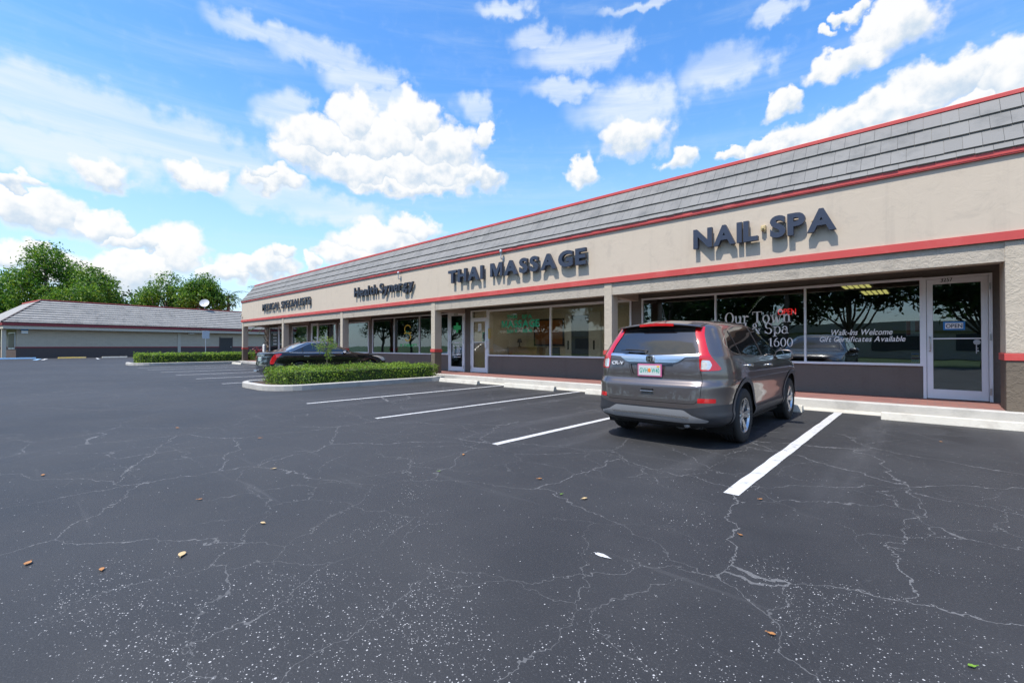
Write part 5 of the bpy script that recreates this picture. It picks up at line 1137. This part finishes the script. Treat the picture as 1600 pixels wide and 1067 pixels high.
    b = MB(); q = [(.048 * math.copysign(abs(math.cos(a)) ** .5, math.cos(a)), 1.095 + .042 * math.copysign(abs(math.sin(a)) ** .5, math.sin(a))) for a in np.linspace(0, 2 * math.pi, 25)[:-1]]; b.prism(q, 'y', -.905, -.875); em = pt(gt, 'emblem', b, 'chrome')
    b = MB(); b.prism([(.9 * x, 1.095 + .9 * (z - 1.095)) for x, z in q], 'y', -.906, -.9045); ebk = pt(gt, 'emblem_face', b, 'black'); b = MB()
    b.prism([(-.034, 1.127), (-.020, 1.127), (-.012, 1.098), (.012, 1.098), (.020, 1.127), (.034, 1.127), (.024, 1.063), (.012, 1.063), (.010, 1.088), (-.010, 1.088), (-.012, 1.063), (-.024, 1.063)], 'y', -.910, -.9055); pt(gt, 'emblem_letter', b, 'chrome')
    b = MB(); car_text(b, 'CR-V', -.56, -.39, 1.012, .045, -.874, .0, .012, .12); pt(gt, 'badge', b, 'alu')
    b = MB(); b.box(-.165, .165, -.905, -.886, .868, 1.028); pl = pt(r, 'licence_plate', b, 'plate_pink', bevel=.003); b = MB(); b.box(-.148, .148, -.908, -.9045, .884, 1.012); pt(pl, 'plate_face', b, 'plate')
    b = MB(); car_text(b, 'GVH', -.135, -.025, .918, .062, -.9075, .02, .004); car_text(b, 'W40', .028, .135, .918, .062, -.9075, .02, .004); pt(pl, 'plate_text', b, 'plate_green')
    b = MB(); b.prism([(.022 * math.cos(a), .95 + .026 * math.sin(a)) for a in np.linspace(0, 2 * math.pi, 17)[:-1]], 'y', -.9105, -.908); pt(pl, 'plate_print', b, 'orange')
    b = MB(); b.box(.10, .135, -.9105, -.908, .99, 1.008); pt(pl, 'plate_sticker', b, 'yellow')
    b = MB(); b.box(-.09, .07, -.972, -.95, .692, .722); hb = pt(gt, 'handle', b, 'seam'); b = MB(); b.box(-.095, .075, -.978, -.95, .680, .692); pt(gt, 'handle_lip', b, 'chrome', bevel=.003)
    for sg in (1, -1):
        for key, s0, zz in (('rdoor', .06, 1.005), ('fdoor', 1.08, .985)):
            b = MB(); x = sg * .902; b.tube([(x - sg * .02, s0, zz), (x + sg * .022, s0 + .02, zz + .004), (x + sg * .028, s0 + .1, zz + .004), (x + sg * .02, s0 + .18, zz), (x - sg * .02, s0 + .2, zz)], [.012, .014, .015, .014, .012], 8); pt(O.get((key, sg), r), 'handle', b, 'chrome', smooth=True)
        # door mirror
        b = MB(); n = 12; rings = []
        for k, (dy, sc) in enumerate(((-.002, .86), (.0, .98), (.05, 1.0), (.12, .86), (.17, .5), (.185, .1))):
            for j in range(n):
                a = 2 * math.pi * j / n; ux, uz = math.copysign(abs(math.cos(a)) ** .65, math.cos(a)), math.copysign(abs(math.sin(a)) ** .65, math.sin(a)); rings.append((sg * (.995 + .125 * ux * sc), 1.66 + dy, 1.125 + .082 * uz * sc))
        b.add(rings, [(k * n + j, k * n + (j + 1) % n, (k + 1) * n + (j + 1) % n, (k + 1) * n + j) for k in range(5) for j in range(n)] + [tuple(range(n)), tuple(5 * n + j for j in range(n))]); b.tube([(sg * .86, 1.78, 1.10), (sg * .93, 1.73, 1.075)], [.035, .028], 8)
        mo = pt(r, 'door_mirror', b, 'suv_paint', smooth=True); b = MB(); v = [(sg * (.995 + .105 * math.copysign(abs(math.cos(a)) ** .65, math.cos(a))), 1.655, 1.125 + .066 * math.copysign(abs(math.sin(a)) ** .65, math.sin(a))) for a in np.linspace(0, 2 * math.pi, 17)[:-1]]
        b.add(v, [tuple(range(16))]); b.add([(p[0], p[1] + .004, p[2]) for p in v], [tuple(range(16))]); pt(mo, 'mirror_glass', b, 'mirror')
    b = MB(); b.tube([(.0, -.36, 1.60), (.0, -.42, 1.63), (.0, -.52, 1.80)], [.012, .006, .003], 6); pt(r, 'antenna', b, 'black')
    b = MB(); b.tube([(.46, -.86, .285), (.46, -.70, .285), (.44, -.4, .30)], .032, 10); b.lathe([(0, -.5), (.11, -.48), (.11, -.2), (0, -.18)], (.30, -.15, .30), 'y', 14); pt(r, 'exhaust', b, 'galv', smooth=True)
    return r
build_suv()

def build_sedan():
    r = thing('sedan', (-17.45, 6.85, 0), 'black sedan with tall red tail lamps parked beyond the near hedge island', 'car'); r.scale = (.951,) * 3
    Lv = [(.20, -.95, 3.75, .80, .3, .3, .05, .5, .4, 0), (.28, -1.05, 3.85, .88, .32, .4, .08, .5, .5, 0), (.38, -1.10, 3.90, .905, .34, .45, .10, .55, .6, 0), (.50, -1.12, 3.92, .905, .34, .45, .11, .55, .6, 0), (.62, -1.11, 3.91, .90, .34, .45, .11, .55, .6, 0), (.75, -1.085, 3.86, .91, .32, .42, .11, .6, .8, 0),
          (.84, -1.07, 3.65, .912, .30, .40, .11, .6, .9, 0), (.90, -1.06, 3.35, .905, .28, .38, .11, .62, .9, 0), (.945, -1.065, 3.0, .89, .27, .36, .11, .6, .8, 0), (.975, -1.07, 2.70, .875, .26, .34, .11, .5, .6, 0), (1.0, -1.06, 2.42, .855, .25, .32, .10, .4, .4, 0), (1.03, -.86, 2.25, .82, .25, .3, .07, .3, .3, 0), (1.06, -.50, 2.15, .795, .22, .3, .05, .25, .3, 0), (1.10, -.32, 2.05, .77, .2, .3, .05, .25, .3, 0),
          (1.20, -.02, 1.82, .715, .18, .3, .05, .22, .3, 0), (1.30, .27, 1.57, .66, .18, .3, .05, .22, .3, .005), (1.38, .55, 1.33, .605, .18, .25, .05, .22, .25, .01), (1.425, .72, 1.18, .53, .2, .2, .03, .2, .2, .01), (1.45, .82, 1.05, .36, .2, .1, .02, .2, .1, .01), (1.462, .88, .98, .0, .0, .05, 0, 0, .05, 0)]
    Lv = [list(l) for l in Lv]
    for l, (a, c, cz) in zip(Lv[-8:], ((-.55, 2.2, 0), (-.40, 2.1, 0), (-.12, 1.90, 0), (.12, 1.70, 0), (.32, 1.54, .004), (.48, 1.42, .012), (.66, 1.30, .03), (.80, 1.15, .03))): l[1], l[2], l[9] = a, c, cz
    bm = car_skin(Lv, cz_c=1.0, cz_r=.8)
    wb = 2.91
    A = lambda s, q, e=.0: sideR([(s + q * math.cos(R(a)), .33 + (q + e) * math.sin(R(a))) for a in range(0, 360, 6)], .5)
    DLO = sideR(smooth_poly([(-.36, 1.03), (.2, 1.005), (1.0, .995), (1.75, .985), (2.02, 1.0), (1.75, 1.17), (1.45, 1.30), (1.15, 1.37), (.75, 1.385), (.42, 1.34), (.12, 1.22), (-.18, 1.10)], 5), .5)
    pil = [sideR([(.90, .9), (.97, .9), (.94, 1.5), (.87, 1.5)], .45), sideR([(.10, .9), (.13, .9), (.16, 1.5), (.13, 1.5)], .45)]
    panes = lambda V: np.maximum(DLO(V), -np.minimum(pil[0](V), pil[1](V)))
    trim = grow(DLO, .014)
    lamp = lambda V: np.maximum(np.maximum(sdf(round_poly([(-1.04, .60), (-.92, .60), (-.84, .80), (-.66, .965), (-.74, .978), (-.90, .955), (-.98, .80)], .02))(V[:, 1], V[:, 2]), .70 - np.abs(V[:, 0])), V[:, 1] + .5)
    rg = lambda V: np.maximum(np.maximum(np.abs(V[:, 0]) - (.62 - .35 * (V[:, 2] - 1.06)), V[:, 1] - .62), np.maximum(1.07 - V[:, 2], V[:, 2] - 1.40))
    ws = lambda V: np.maximum(np.maximum(np.abs(V[:, 0]) - (.66 - .35 * (V[:, 2] - 1.06)), 1.18 - V[:, 1]), np.maximum(1.04 - V[:, 2], V[:, 2] - 1.40))
    trunk = rearC(round_poly([(-.66, 1.02), (.66, 1.02), (.62, .60), (-.62, .60)], .03), -.5)
    fdoor = sideR(round_poly([(.94, .36), (.94, 1.0), (.91, 1.38), (1.2, 1.36), (2.05, 1.0), (2.08, .36)], .05), .5); rdoor = sideR(round_poly([(.93, .36), (.93, 1.0), (.90, 1.38), (.5, 1.36), (-.05, 1.06), (.05, .8), (.42, .55), (.48, .36)], .05), .5)
    gapd = lambda V: np.minimum(grow(fdoor, .004)(V), grow(rdoor, .004)(V))
    head = frontR(round_poly([(.55, .62), (.86, .62), (.88, .86), (.72, .84), (.62, .72)], .02), 2.9); grille = frontR(round_poly([(-.1, .45), (.40, .45), (.46, .74), (-.1, .76)], .02), 3.3)
    regions = [('hole', A(0, .39), False), ('hole', A(wb, .39), False), ('window', panes, True), ('pillar', DLO, True), ('chrometrim', trim, True), ('lamp', lamp, True), ('rglass', rg, False), ('windscreen', ws, False), ('trunk', trunk, False), ('gap', grow(trunk, .006), False), ('fdoor', fdoor, True), ('rdoor', rdoor, True), ('gap', gapd, False), ('head', head, True), ('grille', grille, False)]
    mats = {'window': ('side_window', 'car_glass', 'body', .004), 'pillar': ('window_pillar', 'black', 'body', .001), 'chrometrim': ('window_trim', 'chrome', 'body', -.002), 'lamp': ('tail_lamp', 'lamp_red', 'body', -.004), 'rglass': ('rear_window', 'car_glass', 'body', .002), 'windscreen': ('windscreen', 'car_glass', 'body', .002), 'trunk': ('trunk_lid', 'sedan_paint', None, 0), 'gap': ('panel_gap', 'seam', 'body', .004),
            'fdoor': ('front_door', 'sedan_paint', None, 0), 'rdoor': ('rear_door', 'sedan_paint', None, 0), 'head': ('headlight', 'lamp_clear', 'body', -.004), 'grille': ('grille', 'chrome', 'body', .0), 'body': ('body', 'sedan_paint', None, 0)}
    O = split_car(bm, regions, 'body', r, mats)
    b = MB(); b.box(-.62, .62, -.9, 3.6, .18, .45); b.box(-.80, .80, .5, 2.4, .18, .34); pt(r, 'underbody', b, 'seam')
    for s in (0, wb):
        for sg in (1, -1): wheel(r, sg * .79, s, .335, .24, .238, sg, 7)
        wheelhouse(r, s, .33, .392, .868, .52)
    tl = O.get(('trunk', 0), r)
    b = MB(); b.box(-.34, .34, -1.105, -1.06, .895, .945); pt(tl, 'chrome_strip', b, 'chrome', bevel=.006)
    b = MB(); b.box(-.16, .16, -1.125, -1.07, .70, .85); pl = pt(r, 'licence_plate', b, 'galv', bevel=.004); b = MB(); b.box(-.148, .148, -1.129, -1.124, .712, .838); pt(pl, 'plate_face', b, 'plate'); b = MB(); b.box(-.11, -.03, -1.132, -1.129, .745, .80); b.box(.03, .11, -1.132, -1.129, .745, .80); pt(pl, 'plate_text', b, 'plate_green')
    b = MB(); b.box(-.045, .045, -1.09, -1.04, .965, .99); pt(tl, 'emblem', b, 'chrome', bevel=.01)
    for sg in (1, -1):
        b = MB(); b.box(min(sg * .38, sg * .66), max(sg * .38, sg * .66), -1.13, -.95, .27, .335); pt(r, 'exhaust', b, 'chrome', bevel=.02)
        for key, s0 in (('rdoor', .12), ('fdoor', 1.12)):
            b = MB(); x = sg * .90; b.box(min(x, x + sg * .03), max(x, x + sg * .03), s0, s0 + .22, .855, .885); pt(O.get((key, sg), r), 'handle', b, 'chrome', bevel=.008)
        b = MB(); n = 10; rings = []
        for dy, sc in ((0, .9), (.02, 1), (.09, .85), (.14, .3)):
            for j in range(n): a = 2 * math.pi * j / n; rings.append((sg * (.97 + .11 * math.cos(a) * sc), 1.72 + dy, 1.04 + .065 * math.sin(a) * sc))
        b.add(rings, [(k * n + j, k * n + (j + 1) % n, (k + 1) * n + (j + 1) % n, (k + 1) * n + j) for k in range(3) for j in range(n)] + [tuple(range(n)), tuple(3 * n + j for j in range(n))]); b.tube([(sg * .84, 1.82, 1.01), (sg * .92, 1.78, 1.01)], .025, 8)
        mo = pt(r, 'door_mirror', b, 'sedan_paint', smooth=True)
        b = MB(); b.add([(sg * (.97 + .09 * math.cos(a)), 1.717, 1.04 + .05 * math.sin(a)) for a in np.linspace(0, 2 * math.pi, 13)[:-1]], [tuple(range(12))]); pt(mo, 'mirror_glass', b, 'mirror')
    b = MB(); b.prism([(-.12, 1.415), (.10, 1.45), (-.06, 1.49), (-.11, 1.475)], 'x', -.02, .02); q = pt(r, 'antenna', b, 'sedan_paint'); q.location = (0, .45, -.06)
    return r
build_sedan()
